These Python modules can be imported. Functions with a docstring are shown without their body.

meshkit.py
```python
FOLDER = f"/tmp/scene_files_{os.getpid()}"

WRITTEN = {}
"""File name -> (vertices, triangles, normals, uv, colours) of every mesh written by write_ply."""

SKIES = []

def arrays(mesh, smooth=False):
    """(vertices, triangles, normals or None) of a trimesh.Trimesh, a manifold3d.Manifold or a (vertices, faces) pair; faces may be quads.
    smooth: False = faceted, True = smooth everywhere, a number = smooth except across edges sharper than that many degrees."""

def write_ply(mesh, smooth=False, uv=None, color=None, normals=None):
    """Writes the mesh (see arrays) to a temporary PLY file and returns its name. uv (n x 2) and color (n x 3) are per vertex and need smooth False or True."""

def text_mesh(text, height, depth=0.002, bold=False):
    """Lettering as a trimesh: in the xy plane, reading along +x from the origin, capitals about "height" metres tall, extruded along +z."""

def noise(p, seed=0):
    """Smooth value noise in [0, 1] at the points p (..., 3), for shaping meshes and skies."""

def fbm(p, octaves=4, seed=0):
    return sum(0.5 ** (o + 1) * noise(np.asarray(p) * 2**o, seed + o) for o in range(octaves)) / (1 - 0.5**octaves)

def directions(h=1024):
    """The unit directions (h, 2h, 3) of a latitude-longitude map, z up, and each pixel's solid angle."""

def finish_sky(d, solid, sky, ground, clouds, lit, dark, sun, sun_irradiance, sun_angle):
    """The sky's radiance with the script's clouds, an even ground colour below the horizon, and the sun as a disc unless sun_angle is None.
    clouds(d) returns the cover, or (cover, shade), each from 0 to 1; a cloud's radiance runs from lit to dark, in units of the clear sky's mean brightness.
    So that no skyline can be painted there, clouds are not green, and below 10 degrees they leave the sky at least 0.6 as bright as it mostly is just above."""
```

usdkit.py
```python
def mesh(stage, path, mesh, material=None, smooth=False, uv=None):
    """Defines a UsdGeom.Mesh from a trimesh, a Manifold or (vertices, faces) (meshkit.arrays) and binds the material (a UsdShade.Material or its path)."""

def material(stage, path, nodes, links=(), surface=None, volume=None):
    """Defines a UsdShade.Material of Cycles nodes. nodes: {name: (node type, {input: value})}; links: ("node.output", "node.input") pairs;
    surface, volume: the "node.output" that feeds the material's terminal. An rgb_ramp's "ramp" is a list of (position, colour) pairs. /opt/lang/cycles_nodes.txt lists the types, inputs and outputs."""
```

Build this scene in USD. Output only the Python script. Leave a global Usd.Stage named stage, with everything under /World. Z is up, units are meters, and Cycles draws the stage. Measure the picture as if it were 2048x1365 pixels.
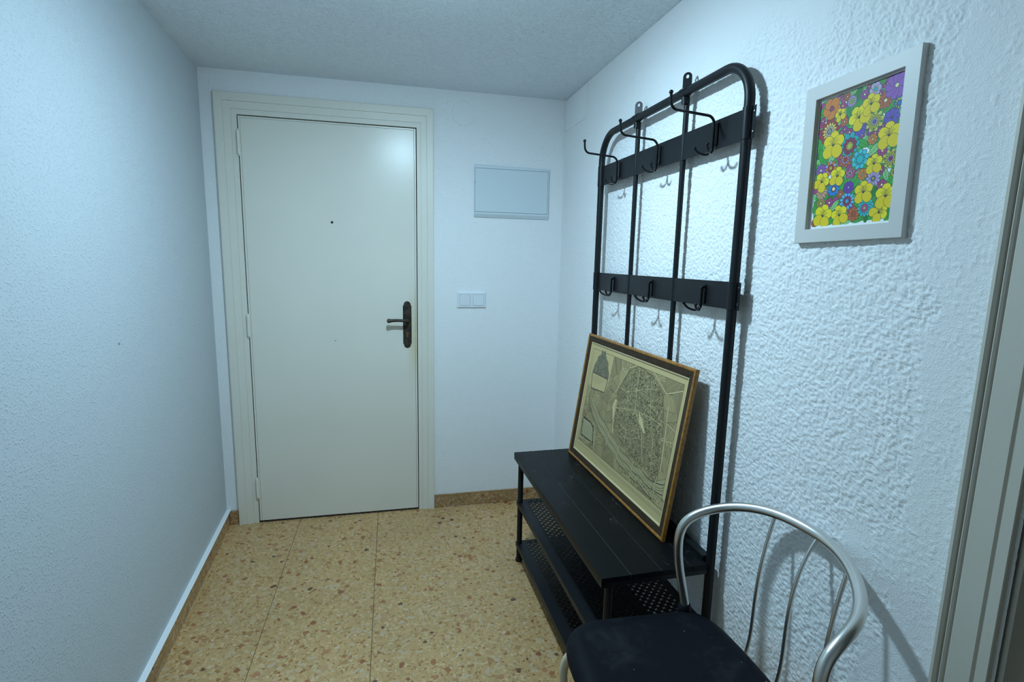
import math, random
import numpy as np, trimesh, usdkit, meshkit
import manifold3d as m3
import mapbox_earcut
import shapely
from shapely import affinity
from shapely.geometry import Polygon, Point, LineString, MultiPolygon, box as sbox
from shapely.ops import unary_union
from scipy.interpolate import CubicSpline
from scipy.spatial import Voronoi
from pxr import Usd, UsdGeom, UsdShade, Sdf, Gf, Vt

stage = Usd.Stage.CreateInMemory()
UsdGeom.SetStageUpAxis(stage, UsdGeom.Tokens.z)
UsdGeom.SetStageMetersPerUnit(stage, 1.0)
UsdGeom.Xform.Define(stage, '/World')
UsdGeom.Scope.Define(stage, '/World/Looks')

# ------------------------------------------------------------------ camera
EXPOSURE = 0.0
LAMP_POWER = 800.0                      # radiance of the lamp's diffuser
LAMP_COLOR = (0.53, 0.81, 1.0)
LAMP_AT = (0.94, -1.28)
CAM = dict(pos=(0.84289, -2.79829, 1.38796), yaw=0.2279, pitch=-0.1538, roll=0.0208, f=1046.92)


def make_camera():
    yaw, pit, rol = CAM['yaw'], CAM['pitch'], CAM['roll']
    fw = np.array([math.sin(yaw) * math.cos(pit), math.cos(yaw) * math.cos(pit), math.sin(pit)])
    r = np.array([math.cos(yaw), -math.sin(yaw), 0.0])
    u = np.cross(r, fw)
    r2 = r * math.cos(rol) + u * math.sin(rol)
    u2 = -r * math.sin(rol) + u * math.cos(rol)
    c = UsdGeom.Camera.Define(stage, '/World/camera')
    m = Gf.Matrix4d(*r2, 0, *u2, 0, *(-fw), 0, *CAM['pos'], 1)
    c.AddTransformOp().Set(m)
    c.CreateHorizontalApertureAttr(36.0)
    c.CreateVerticalApertureAttr(36.0 * 1365 / 2048)
    c.CreateFocalLengthAttr(CAM['f'] / 2048 * 36.0)
    c.CreateClippingRangeAttr(Gf.Vec2f(0.02, 100))
    c.CreateExposureAttr(EXPOSURE)


make_camera()

# ------------------------------------------------------------------ naming helpers
USED = {}


def numbered(parent, name):
    k = (parent, name)
    n = USED.get(k, 0)
    USED[k] = n + 1
    return f'{parent}/{name}' if n == 0 else f'{parent}/{name}_{n:03d}'


def path_of(p):
    return '/World' if p is None else str(p.GetPath())


def tag(p, label=None, cat=None, group=None, kind=None):
    for k, v in (('label', label), ('category', cat), ('group', group), ('kind', kind)):
        if v:
            p.SetCustomDataByKey(k, v)
    return p


def thing(name, label, cat, loc=(0, 0, 0), rz=0.0, group=None, kind=None):
    x = UsdGeom.Xform.Define(stage, numbered('/World', name))
    x.AddTranslateOp().Set(Gf.Vec3d(*map(float, loc)))
    if rz:
        x.AddRotateZOp().Set(math.degrees(rz))
    return tag(x.GetPrim(), label, cat, group, kind)


def obj(name, mesh, mat, parent=None, smooth=30, label=None, tint=None):
    if isinstance(mesh, list):
        mesh = trimesh.util.concatenate([tm(m) for m in mesh])
    p = usdkit.mesh(stage, numbered(path_of(parent), name), mesh, mat, smooth)
    if tint is not None:
        pv = UsdGeom.PrimvarsAPI(p).CreatePrimvar('tint', Sdf.ValueTypeNames.Color3fArray, 'vertex')
        pv.Set(Vt.Vec3fArray.FromNumpy(np.asarray(tint, np.float32)))
    if label:
        p.GetPrim().SetCustomDataByKey('label', label)
    return p.GetPrim()


# ------------------------------------------------------------------ mesh helpers
def cap_faces(pts2):
    pts2 = np.ascontiguousarray(pts2, dtype=np.float64)
    return mapbox_earcut.triangulate_float64(pts2, np.array([len(pts2)], dtype=np.uint32)).reshape(-1, 3).astype(int)


def tm(m):
    if isinstance(m, trimesh.Trimesh):
        return m
    if hasattr(m, 'to_mesh'):
        q = m.to_mesh()
        return trimesh.Trimesh(q.vert_properties[:, :3], q.tri_verts, process=False)
    return trimesh.Trimesh(m[0], m[1], process=False)


def box(x0, x1, y0, y1, z0, z1):
    m = trimesh.creation.box(extents=(x1 - x0, y1 - y0, z1 - z0))
    m.apply_translation(((x0 + x1) / 2, (y0 + y1) / 2, (z0 + z1) / 2))
    return m


def rbox(x0, x1, y0, y1, z0, z1, r=0.002, n=8):
    """a box with rounded edges: hull of eight small spheres"""
    r = min(r, (x1 - x0) / 2.01, (y1 - y0) / 2.01, (z1 - z0) / 2.01)
    s = m3.Manifold.sphere(r, n)
    parts = [s.translate((x, y, z)) for x in (x0 + r, x1 - r) for y in (y0 + r, y1 - r) for z in (z0 + r, z1 - r)]
    return tm(m3.Manifold.batch_hull(parts))


def mbox(x0, x1, y0, y1, z0, z1):
    return m3.Manifold.cube((x1 - x0, y1 - y0, z1 - z0)).translate((x0, y0, z0))


def spline(pts, n=40):
    pts = np.asarray(pts, float)
    t = np.r_[0, np.cumsum(np.linalg.norm(np.diff(pts, axis=0), axis=1))]
    return CubicSpline(t, pts)(np.linspace(0, t[-1], n))


def fillet(pts, r, n=7):
    """polyline with rounded corners"""
    pts = [np.asarray(p, float) for p in pts]
    out = [pts[0]]
    for a, b, c in zip(pts[:-2], pts[1:-1], pts[2:]):
        d0, d1 = a - b, c - b
        l0, l1 = np.linalg.norm(d0), np.linalg.norm(d1)
        d0, d1 = d0 / l0, d1 / l1
        ang = math.acos(max(-1, min(1, d0 @ d1)))
        if ang > math.radians(179):
            out.append(b)
            continue
        t = min(r / math.tan(ang / 2), 0.49 * l0, 0.49 * l1)
        rr = t * math.tan(ang / 2)
        bis = (d0 + d1) / np.linalg.norm(d0 + d1)
        c0 = b + bis * rr / math.sin(ang / 2)
        p, q = b + d0 * t - c0, b + d1 * t - c0
        om = math.acos(max(-1, min(1, p @ q / (rr * rr))))
        for k in range(n + 1):
            s = k / n
            out.append(c0 + (math.sin((1 - s) * om) * p + math.sin(s * om) * q) / math.sin(om))
    out.append(pts[-1])
    return np.array(out)


def tube(pts, rad, n=12, flat=1.0, cap=True):
    """sweep of a circle along a polyline; rad may be one number or one per point"""
    P = np.asarray(pts, float)
    R = np.broadcast_to(np.asarray(rad, float), (len(P),))
    T = np.gradient(P, axis=0)
    T /= np.linalg.norm(T, axis=1, keepdims=True)
    a = np.array([0, 0, 1.0]) if abs(T[0][2]) < 0.9 else np.array([0, 1.0, 0])
    N = np.cross(T[0], a)
    N /= np.linalg.norm(N)
    V = []
    ang = np.linspace(0, 2 * math.pi, n, endpoint=False)
    for p, t, r in zip(P, T, R):
        N = N - t * (N @ t)
        N /= np.linalg.norm(N)
        B = np.cross(t, N)
        V.append(p + r * (np.cos(ang)[:, None] * N + flat * np.sin(ang)[:, None] * B))
    V = np.vstack(V)
    F = []
    for i in range(len(P) - 1):
        for j in range(n):
            k = (j + 1) % n
            F += [(i * n + j, i * n + k, (i + 1) * n + k), (i * n + j, (i + 1) * n + k, (i + 1) * n + j)]
    if cap:
        V = np.vstack([V, P[0], P[-1]])
        c0, c1, e = len(V) - 2, len(V) - 1, (len(P) - 1) * n
        for j in range(n):
            k = (j + 1) % n
            F += [(c0, k, j), (c1, e + j, e + k)]
    m = trimesh.Trimesh(V, F, process=False)
    if m.volume < 0:
        m.invert()
    return m


def ball(c, r, sub=2):
    m = trimesh.creation.icosphere(subdivisions=sub, radius=r)
    m.apply_translation(c)
    return m


def lathe(prof, at=(0, 0, 0), n=24, axis='z'):
    """prof: (radius, height) pairs from the bottom up"""
    m = trimesh.creation.revolve(np.array(prof, float), sections=n)
    if m.volume < 0:
        m.invert()
    if axis == 'y':                      # height runs towards -y (out of the door wall)
        m.apply_transform(trimesh.transformations.rotation_matrix(math.pi / 2, (1, 0, 0)))
    if axis == 'x':                      # height runs towards -x (out of the right wall)
        m.apply_transform(trimesh.transformations.rotation_matrix(-math.pi / 2, (0, 1, 0)))
    m.apply_translation(at)
    return m


def extrude(poly, h):
    gs = [g for g in getattr(poly, 'geoms', [poly]) if g.area > 1e-12]
    return trimesh.util.concatenate([trimesh.creation.extrude_polygon(g, h, engine='earcut') for g in gs])


def ruled(a, b, n=1):
    """quads between two polylines of equal length"""
    a, b = np.asarray(a, float), np.asarray(b, float)
    V = np.vstack([a, b])
    k = len(a)
    F = []
    for i in range(k - 1):
        F += [(i, i + 1, k + i + 1), (i, k + i + 1, k + i)]
    return trimesh.Trimesh(V, F, process=False)


# ------------------------------------------------------------------ materials
def M(name, nodes, links=(), surface='p.BSDF'):
    return usdkit.material(stage, '/World/Looks/' + name, nodes, links, surface)


def plain(name, col, rough=0.5, metal=0.0, **kw):
    return M(name, {'p': ('principled_bsdf', dict(base_color=col, roughness=rough, metallic=metal, **kw))})


def plaster(name, col, grain=150.0, dist=0.0012, lo=0.45, hi=0.75, fine=0.35, rough=0.75):
    """painted plaster with a sparse pebbled relief"""
    n = {
        'g': ('geometry', {}),
        'a': ('noise_texture', dict(scale=grain, detail=3.0, roughness=0.55)),
        'r': ('map_range', dict(from_min=lo, from_max=hi, to_min=0.0, to_max=1.0, clamp=True, range_type='smoothstep')),
        'b': ('noise_texture', dict(scale=grain * 2.6, detail=3.0, roughness=0.6)),
        'm': ('math', dict(math_type='multiply_add', value2=fine)),
        'u': ('bump', dict(strength=1.0, distance=dist, use_object_space=False)),
        'p': ('principled_bsdf', dict(base_color=col, roughness=rough, specular_ior_level=0.3)),
    }
    return M(name, n, [('g.position', 'a.vector'), ('g.position', 'b.vector'), ('a.fac', 'r.value'), ('b.fac', 'm.value1'),
                       ('r.result', 'm.value3'), ('m.value', 'u.height'), ('u.normal', 'p.normal')])


WHITE = (0.87, 0.87, 0.87)
MAT = {}
MAT['wall_left'] = plaster('plaster_left_vignette', (0.55, 0.59, 0.62), 165.0, 0.0010, 0.48, 0.76, 0.45)  # white wall greyed: lens vignetting put into the base colour
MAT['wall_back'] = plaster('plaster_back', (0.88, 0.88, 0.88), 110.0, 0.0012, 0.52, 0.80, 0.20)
MAT['ceiling'] = plaster('plaster_ceiling', (0.82, 0.87, 0.92), 130.0, 0.0024, 0.45, 0.75, 0.35)
MAT['smooth_white'] = plaster('plaster_smooth', WHITE, 60.0, 0.0004, 0.4, 0.8, 0.2)


MAT['wall_right'] = plaster('plaster_right', WHITE, 330.0, 0.00035, 0.40, 0.70, 0.3)


def terrazzo(name, base, tintvar=0.04, dirt=1.0):
    """yellowish terrazzo: three sizes of stone chips in a pale cement"""
    n = {
        'g': ('geometry', {}),
        'ob': ('object_info', {}),
        'wn': ('noise_texture', dict(scale=55.0, detail=2.0)),
        'wv': ('vector_math', dict(math_type='multiply_add', vector2=(0.016, 0.016, 0.016))),
        # big chips
        'v1': ('voronoi_texture', dict(scale=46.0, randomness=1.0)),
        's1': ('separate_color', {}),
        't1': ('map_range', dict(from_min=0.58, from_max=1.0, to_min=0.0, to_max=0.68, clamp=True)),
        'd1': ('math', dict(math_type='less_than')),
        'c1': ('rgb_ramp', dict(interpolate=False, ramp=[(0, (0.376, 0.160, 0.063)), (0.16, (0.526, 0.302, 0.143)), (0.32, (0.602, 0.386, 0.210)), (0.44, (0.320, 0.118, 0.050)), (0.50, (0.564, 0.395, 0.252)), (0.64, (0.432, 0.227, 0.092)), (0.76, (0.150, 0.084, 0.046)), (0.79, (0.583, 0.378, 0.210)), (0.92, (0.470, 0.210, 0.101))])),
        # mid chips
        'v2': ('voronoi_texture', dict(scale=95.0, randomness=1.0)),
        's2': ('separate_color', {}),
        't2': ('map_range', dict(from_min=0.10, from_max=1.0, to_min=0.0, to_max=0.74, clamp=True)),
        'd2': ('math', dict(math_type='less_than')),
        'c2': ('rgb_ramp', dict(interpolate=False, ramp=[(0, (0.66, 0.43, 0.22)), (0.16, (0.44, 0.235, 0.085)), (0.30, (0.57, 0.415, 0.25)), (0.46, (0.56, 0.335, 0.14)), (0.60, (0.38, 0.185, 0.065)), (0.70, (0.60, 0.44, 0.26)), (0.84, (0.50, 0.29, 0.12)), (0.92, (0.34, 0.14, 0.055)), (0.95, (0.64, 0.46, 0.28))])),
        # small dark grains
        'v3': ('voronoi_texture', dict(scale=210.0, randomness=1.0)),
        's3': ('separate_color', {}),
        't3': ('map_range', dict(from_min=0.72, from_max=1.0, to_min=0.0, to_max=0.55, clamp=True)),
        'd3': ('math', dict(math_type='less_than')),
        'c3': ('rgb_ramp', dict(interpolate=False, ramp=[(0, (0.289, 0.134, 0.050)), (0.5, (0.377, 0.202, 0.087)), (0.8, (0.155, 0.067, 0.029))])),
        'bn': ('noise_texture', dict(scale=38.0, detail=5.0, roughness=0.7)),
        'bc': ('rgb_ramp', dict(ramp=[(0.3, tuple(0.80 * c for c in base)), (0.7, tuple(min(1, 1.14 * c) for c in base))])),
        'wide': ('noise_texture', dict(scale=2.2, detail=3.0)),
        'wr': ('map_range', dict(from_min=0.3, from_max=0.7, to_min=1 - 0.12 * dirt, to_max=1 + 0.05 * dirt, clamp=True)),
        'tv': ('map_range', dict(from_min=0.0, from_max=1.0, to_min=1 - tintvar, to_max=1 + tintvar * 0.4)),
        'tm': ('math', dict(math_type='multiply')),
        'x1': ('mix', {}), 'x2': ('mix', {}), 'x3': ('mix', {}),
        'sc': ('vector_math', dict(math_type='scale')),
        'rg': ('map_range', dict(from_min=0.3, from_max=0.7, to_min=0.30, to_max=0.46, clamp=True)),
        'p': ('principled_bsdf', dict(roughness=0.38, specular_ior_level=0.35)),
    }
    L = [('g.position', 'wn.vector'), ('wn.color', 'wv.vector1'), ('g.position', 'wv.vector3')]
    L += [('wv.vector', k + '.vector') for k in ('v1', 'v2', 'v3')] + [('g.position', k + '.vector') for k in ('bn', 'wide')]
    for i in '123':
        L += [(f'v{i}.color', f's{i}.color'), (f's{i}.r', f't{i}.value'), (f'v{i}.distance', f'd{i}.value1'), (f't{i}.result', f'd{i}.value2'), (f's{i}.g', f'c{i}.fac')]
    L += [('bn.fac', 'bc.fac'), ('bc.color', 'x3.color1'), ('c3.color', 'x3.color2'), ('d3.value', 'x3.fac'),
          ('x3.color', 'x2.color1'), ('c2.color', 'x2.color2'), ('d2.value', 'x2.fac'),
          ('x2.color', 'x1.color1'), ('c1.color', 'x1.color2'), ('d1.value', 'x1.fac'),
          ('wide.fac', 'wr.value'), ('ob.random', 'tv.value'), ('wr.result', 'tm.value1'), ('tv.result', 'tm.value2'),
          ('x1.color', 'sc.vector1'), ('tm.value', 'sc.scale'), ('sc.vector', 'p.base_color'), ('wide.fac', 'rg.value'), ('rg.result', 'p.roughness')]
    return M(name, n, L)


MAT['terrazzo'] = terrazzo('terrazzo_floor', (0.57, 0.355, 0.155))
MAT['terrazzo_base'] = terrazzo('terrazzo_skirting', (0.46, 0.285, 0.135), 0.15, 1.4)
MAT['grout'] = plain('grout', (0.16, 0.12, 0.06), 0.9)


def paint(name, col, rough, relief=0.0002, stain=None):
    n = {
        'g': ('geometry', {}),
        'mp': ('mapping', dict(scale=(60.0, 60.0, 5.0))),
        'a': ('noise_texture', dict(scale=1.0, detail=3.0)),
        'w': ('noise_texture', dict(scale=3.0, detail=2.0)),
        'c': ('rgb_ramp', dict(ramp=[(0.3, tuple(0.97 * x for x in col)), (0.7, col)])),
        'u': ('bump', dict(strength=1.0, distance=relief)),
        'p': ('principled_bsdf', dict(roughness=rough, specular_ior_level=0.5)),
    }
    L = [('g.position', 'mp.vector'), ('mp.vector', 'a.vector'), ('g.position', 'w.vector'), ('w.fac', 'c.fac'), ('a.fac', 'u.height'), ('u.normal', 'p.normal')]
    if stain:
        # hand-worn yellow edge beside the lock
        n.update({
            's': ('separate_xyz', {}),
            'sx': ('map_range', dict(from_min=0.905, from_max=0.972, to_min=0.0, to_max=1.0, clamp=True, range_type='smoothstep')),
            'sz0': ('math', dict(math_type='subtract', value2=0.98)),
            'sz1': ('math', dict(math_type='absolute')),
            'sz2': ('map_range', dict(from_min=0.05, from_max=0.34, to_min=1.0, to_max=0.0, clamp=True, range_type='smoothstep')),
            'sm': ('math', dict(math_type='multiply')), 'sn': ('math', dict(math_type='multiply')),
            'k': ('mix', dict(color2=stain)),
        })
        L += [('g.position', 's.vector'), ('s.x', 'sx.value'), ('s.z', 'sz0.value1'), ('sz0.value', 'sz1.value1'), ('sz1.value', 'sz2.value'),
              ('sx.result', 'sm.value1'), ('sz2.result', 'sm.value2'), ('sm.value', 'sn.value1'), ('w.fac', 'sn.value2'),
              ('sn.value', 'k.fac'), ('c.color', 'k.color1'), ('k.color', 'p.base_color')]
    else:
        L.append(('c.color', 'p.base_color'))
    return M(name, n, L)


CREAM = (0.83, 0.785, 0.69)
MAT['door'] = paint('door_paint', CREAM, 0.29, 0.00012, stain=(0.62, 0.50, 0.22))
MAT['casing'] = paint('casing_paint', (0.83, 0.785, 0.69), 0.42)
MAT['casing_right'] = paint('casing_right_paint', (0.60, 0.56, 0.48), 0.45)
MAT['plastic_white'] = plain('plastic_white', (0.80, 0.83, 0.86), 0.35)
MAT['plastic_panel'] = plain('plastic_panel', (0.68, 0.745, 0.78), 0.30)
MAT['dark_hole'] = plain('dark_hole', (0.02, 0.02, 0.02), 0.6)


def worn_black(name, col, rough, scratch=0.0, bump=0.0001, spec=0.24):
    n = {
        'g': ('geometry', {}),
        'a': ('noise_texture', dict(scale=420.0, detail=2.0)),
        'u': ('bump', dict(strength=1.0, distance=bump)),
        'd': ('noise_texture', dict(scale=6.0, detail=4.0)),
        'r': ('map_range', dict(from_min=0.3, from_max=0.7, to_min=rough - 0.06, to_max=rough + 0.06)),
        'p': ('principled_bsdf', dict(base_color=col, roughness=rough, specular_ior_level=spec)),
    }
    L = [('g.position', 'a.vector'), ('a.fac', 'u.height'), ('u.normal', 'p.normal'), ('g.position', 'd.vector'), ('d.fac', 'r.value'), ('r.result', 'p.roughness')]
    if scratch:
        n.update({
            'm1': ('mapping', dict(rotation=(0, 0, 0.35), scale=(7.0, 1.2, 1.0))),
            'w1': ('noise_texture', dict(scale=4.0, detail=1.0, distortion=1.2)),
            'q1': ('math', dict(math_type='subtract', value2=0.5)),
            'q2': ('math', dict(math_type='absolute')),
            'q3': ('map_range', dict(from_min=0.0, from_max=0.0022, to_min=1.0, to_max=0.0, clamp=True)),
            'w2': ('noise_texture', dict(scale=9.0, detail=3.0)),
            'q4': ('map_range', dict(from_min=0.53, from_max=0.68, to_min=0.0, to_max=scratch, clamp=True)),
            'q5': ('math', dict(math_type='multiply')),
            'k': ('mix', dict(color1=col, color2=(0.42, 0.42, 0.42))),
        })
        L += [('g.position', 'm1.vector'), ('m1.vector', 'w1.vector'), ('w1.fac', 'q1.value1'), ('q1.value', 'q2.value1'), ('q2.value', 'q3.value'),
              ('g.position', 'w2.vector'), ('w2.fac', 'q4.value'), ('q3.result', 'q5.value1'), ('q4.result', 'q5.value2'), ('q5.value', 'k.fac'), ('k.color', 'p.base_color')]
    return M(name, n, L)


MAT['black_metal'] = worn_black('black_powder_coat', (0.010, 0.0115, 0.014), 0.42)
MAT['black_gloss'] = worn_black('black_gloss_hook', (0.008, 0.009, 0.011), 0.26)
MAT['black_board'] = worn_black('black_board', (0.005, 0.0055, 0.0065), 0.38, scratch=0.9, spec=0.13)
MAT['groove'] = plain('groove_wear', (0.16, 0.165, 0.17), 0.6)
MAT['screw'] = plain('screw_steel', (0.10, 0.10, 0.11), 0.35, 0.8)
MAT['chrome'] = plain('satin_aluminium', (0.74, 0.72, 0.69), 0.29, 1.0)
MAT['leg_cream'] = plain('leg_cream', (0.66, 0.58, 0.44), 0.4)
MAT['rubber'] = plain('rubber_foot', (0.015, 0.015, 0.016), 0.7)


def seat_black():
    n = {
        'g': ('geometry', {}),
        'a': ('noise_texture', dict(scale=900.0, detail=2.0)),
        'u': ('bump', dict(strength=1.0, distance=0.00025)),
        'd': ('noise_texture', dict(scale=9.0, detail=6.0, roughness=0.7, distortion=0.6)),
        'dm': ('map_range', dict(from_min=0.52, from_max=0.80, to_min=0.0, to_max=0.05, clamp=True)),
        'v': ('voronoi_texture', dict(scale=55.0)),
        'vs': ('separate_color', {}),
        'vt': ('map_range', dict(from_min=0.90, from_max=1.0, to_min=0.0, to_max=0.09, clamp=True)),
        'vd': ('math', dict(math_type='less_than')),
        'k1': ('mix', dict(color1=(0.0045, 0.0055, 0.0085), color2=(0.4, 0.4, 0.4))),
        'k2': ('mix', dict(color2=(0.25, 0.25, 0.25))),
        'p': ('principled_bsdf', dict(roughness=0.55, specular_ior_level=0.11)),
    }
    L = [('g.position', k + '.vector') for k in 'adv'] + [('a.fac', 'u.height'), ('u.normal', 'p.normal'), ('d.fac', 'dm.value'), ('dm.result', 'k1.fac'),
         ('v.color', 'vs.color'), ('vs.r', 'vt.value'), ('v.distance', 'vd.value1'), ('vt.result', 'vd.value2'), ('vd.value', 'k2.fac'), ('k1.color', 'k2.color1'), ('k2.color', 'p.base_color')]
    return M('seat_black', n, L)


MAT['seat'] = seat_black()
MAT['bronze'] = M('aged_bronze', {
    'g': ('geometry', {}), 'a': ('noise_texture', dict(scale=45.0, detail=4.0)),
    'c': ('rgb_ramp', dict(ramp=[(0.35, (0.035, 0.032, 0.030)), (0.62, (0.085, 0.060, 0.040))])),
    'p': ('principled_bsdf', dict(metallic=0.55, roughness=0.48))}, [('g.position', 'a.vector'), ('a.fac', 'c.fac'), ('c.color', 'p.base_color')])
MAT['copper'] = plain('copper_cylinder', (0.42, 0.20, 0.12), 0.35, 0.9)
MAT['tint'] = M('printed_ink', {'a': ('attribute', dict(attribute='tint')), 'p': ('principled_bsdf', dict(roughness=0.55, specular_ior_level=0.35))}, [('a.color', 'p.base_color')])
MAT['paper_white'] = plain('paper_white', (0.82, 0.82, 0.80), 0.6)
MAT['frame_white'] = plain('frame_white', (0.62, 0.60, 0.57), 0.45)


def wood(name, c0, c1, rough=0.35, spec=0.45):
    n = {
        'tc': ('texture_coordinate', {}),
        'mp': ('mapping', dict(scale=(40.0, 40.0, 40.0))),
        'a': ('noise_texture', dict(scale=1.6, detail=5.0, distortion=0.8)),
        'c': ('rgb_ramp', dict(ramp=[(0.32, c0), (0.66, c1)])),
        'p': ('principled_bsdf', dict(roughness=rough, specular_ior_level=spec)),
    }
    return M(name, n, [('tc.object', 'mp.vector'), ('mp.vector', 'a.vector'), ('a.fac', 'c.fac'), ('c.color', 'p.base_color')])


MAT['wood_gold'] = wood('wood_gold', (0.25, 0.095, 0.014), (0.42, 0.19, 0.03))
MAT['wood_dark'] = wood('wood_dark', (0.036, 0.021, 0.011), (0.060, 0.037, 0.020), 0.6, 0.2)
MAT['slip_cream'] = plain('slip_cream', (0.66, 0.52, 0.28), 0.35)
MAT['backing'] = plain('backing_board', (0.30, 0.22, 0.13), 0.8)

# ------------------------------------------------------------------ light: a round ceiling lamp just above the frame
CEIL = 2.2267
YB = -4.3                                # back end of the hallway


def ceiling_lamp():
    t = thing('ceiling_lamp', 'small white flush ceiling lamp with a glowing domed diffuser', 'lamp', (*LAMP_AT, CEIL))
    obj('base_ring', lathe([(0.0, -0.052), (0.060, -0.052), (0.066, -0.047), (0.070, 0.0), (0.0, 0.0)], n=48), MAT['plastic_white'], t)
    em = M('lamp_glow', {'e': ('emission', dict(color=LAMP_COLOR, strength=LAMP_POWER))}, surface='e.emission')
    rd, dd, z0 = 0.057, 0.011, -0.052
    prof = [(0.0, z0 - dd)] + [(rd * math.sin(a), z0 - dd * math.cos(a)) for a in np.linspace(0.12, math.pi / 2, 10)] + [(0.0, z0)]
    obj('diffuser', lathe(prof, n=40), em, t, smooth=50)


ceiling_lamp()

# ------------------------------------------------------------------ room shell
PHI = 0.0108                             # the right wall's angle
WX = 1.758


def wall_x(y):
    return WX - PHI * y


def left_x(y, z):
    s = min(max(z / CEIL, 0), 1)
    return (-0.002 * (1 - s) - 0.004 * s) - y * (0.0595 * (1 - s) + 0.047 * s)


def right_xf(m, shift=0.0):
    m = tm(m).copy()
    m.apply_transform(trimesh.transformations.rotation_matrix(PHI, (0, 0, 1)))
    m.apply_translation((WX, 0, 0))
    return m


def stucco_sheet():
    """the plastered face of the right wall as real relief: rough-cast field, pebbled margins, a smoothed repair"""
    ys = np.linspace(-2.2434, 0.0, 935)
    zs = np.linspace(0.0, CEIL, 928)
    Yg, Zg = np.meshgrid(ys, zs, indexing='ij')
    p = np.stack([Yg, Zg, np.zeros_like(Yg)], -1)

    def st(x, a, b):
        t = np.clip((x - a) / (b - a), 0, 1)
        return t * t * (3 - 2 * t)
    warp = np.stack([meshkit.noise(p * 70, 71) - 0.5, meshkit.noise(p * 70, 72) - 0.5, np.zeros_like(Yg)], -1) * 0.006
    n = meshkit.fbm((p + warp) * (188, 212, 1), 2, 3)
    blobs = st(n, 0.30, 0.68)
    coarse = meshkit.fbm(p * 60, 2, 9)
    rough = 0.0019 * blobs + 0.0017 * coarse + 0.0009 * meshkit.noise(p * 260, 17)
    peb = st(meshkit.noise((p + warp * 0.5) * 185, 21), 0.58, 0.84)
    fine = meshkit.noise(p * 190, 5)
    sparse = 0.0010 * peb * (0.3 + 0.7 * st(meshkit.fbm(p * 22, 2, 33), 0.3, 0.6)) + 0.00015 * fine
    e = (meshkit.fbm(p * 7, 4, 41) - 0.5) * 0.30
    e2 = (meshkit.fbm(p * 26, 3, 43) - 0.5) * 0.05
    m = (1 - st(Zg + e, 1.89, 1.97)) * st(Yg + 0.55 * e + e2, -2.052, -2.030)
    m *= 0.16 + 0.84 * (1 - st(Yg, -0.80, -0.25))
    m *= 1 - (1 - st(np.hypot(Yg + 2.005, (Zg - 0.81) * 0.8) + 0.3 * e + e2, 0.060, 0.072))
    m *= 1 - 0.8 * (1 - st(np.hypot(Yg + 2.04, (Zg - 0.60) * 0.7) + 0.5 * e + e2, 0.040, 0.060))
    top = st(Zg + e, 1.92, 2.02)
    h = m * rough + (1 - m) * sparse * (1 - 0.75 * top)
    X = 0.0022 * m - h
    V = np.stack([X, Yg, Zg], -1).reshape(-1, 3)
    ny, nz = Yg.shape
    i = np.arange(ny - 1)[:, None] * nz + np.arange(nz - 1)[None, :]
    i = i.ravel()
    F = np.vstack([np.c_[i, i + 1, i + nz + 1], np.c_[i, i + nz + 1, i + nz]])
    sheet = trimesh.Trimesh(V, F, process=False)
    if sheet.face_normals[0][0] > 0:
        sheet.invert()
    return sheet


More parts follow.
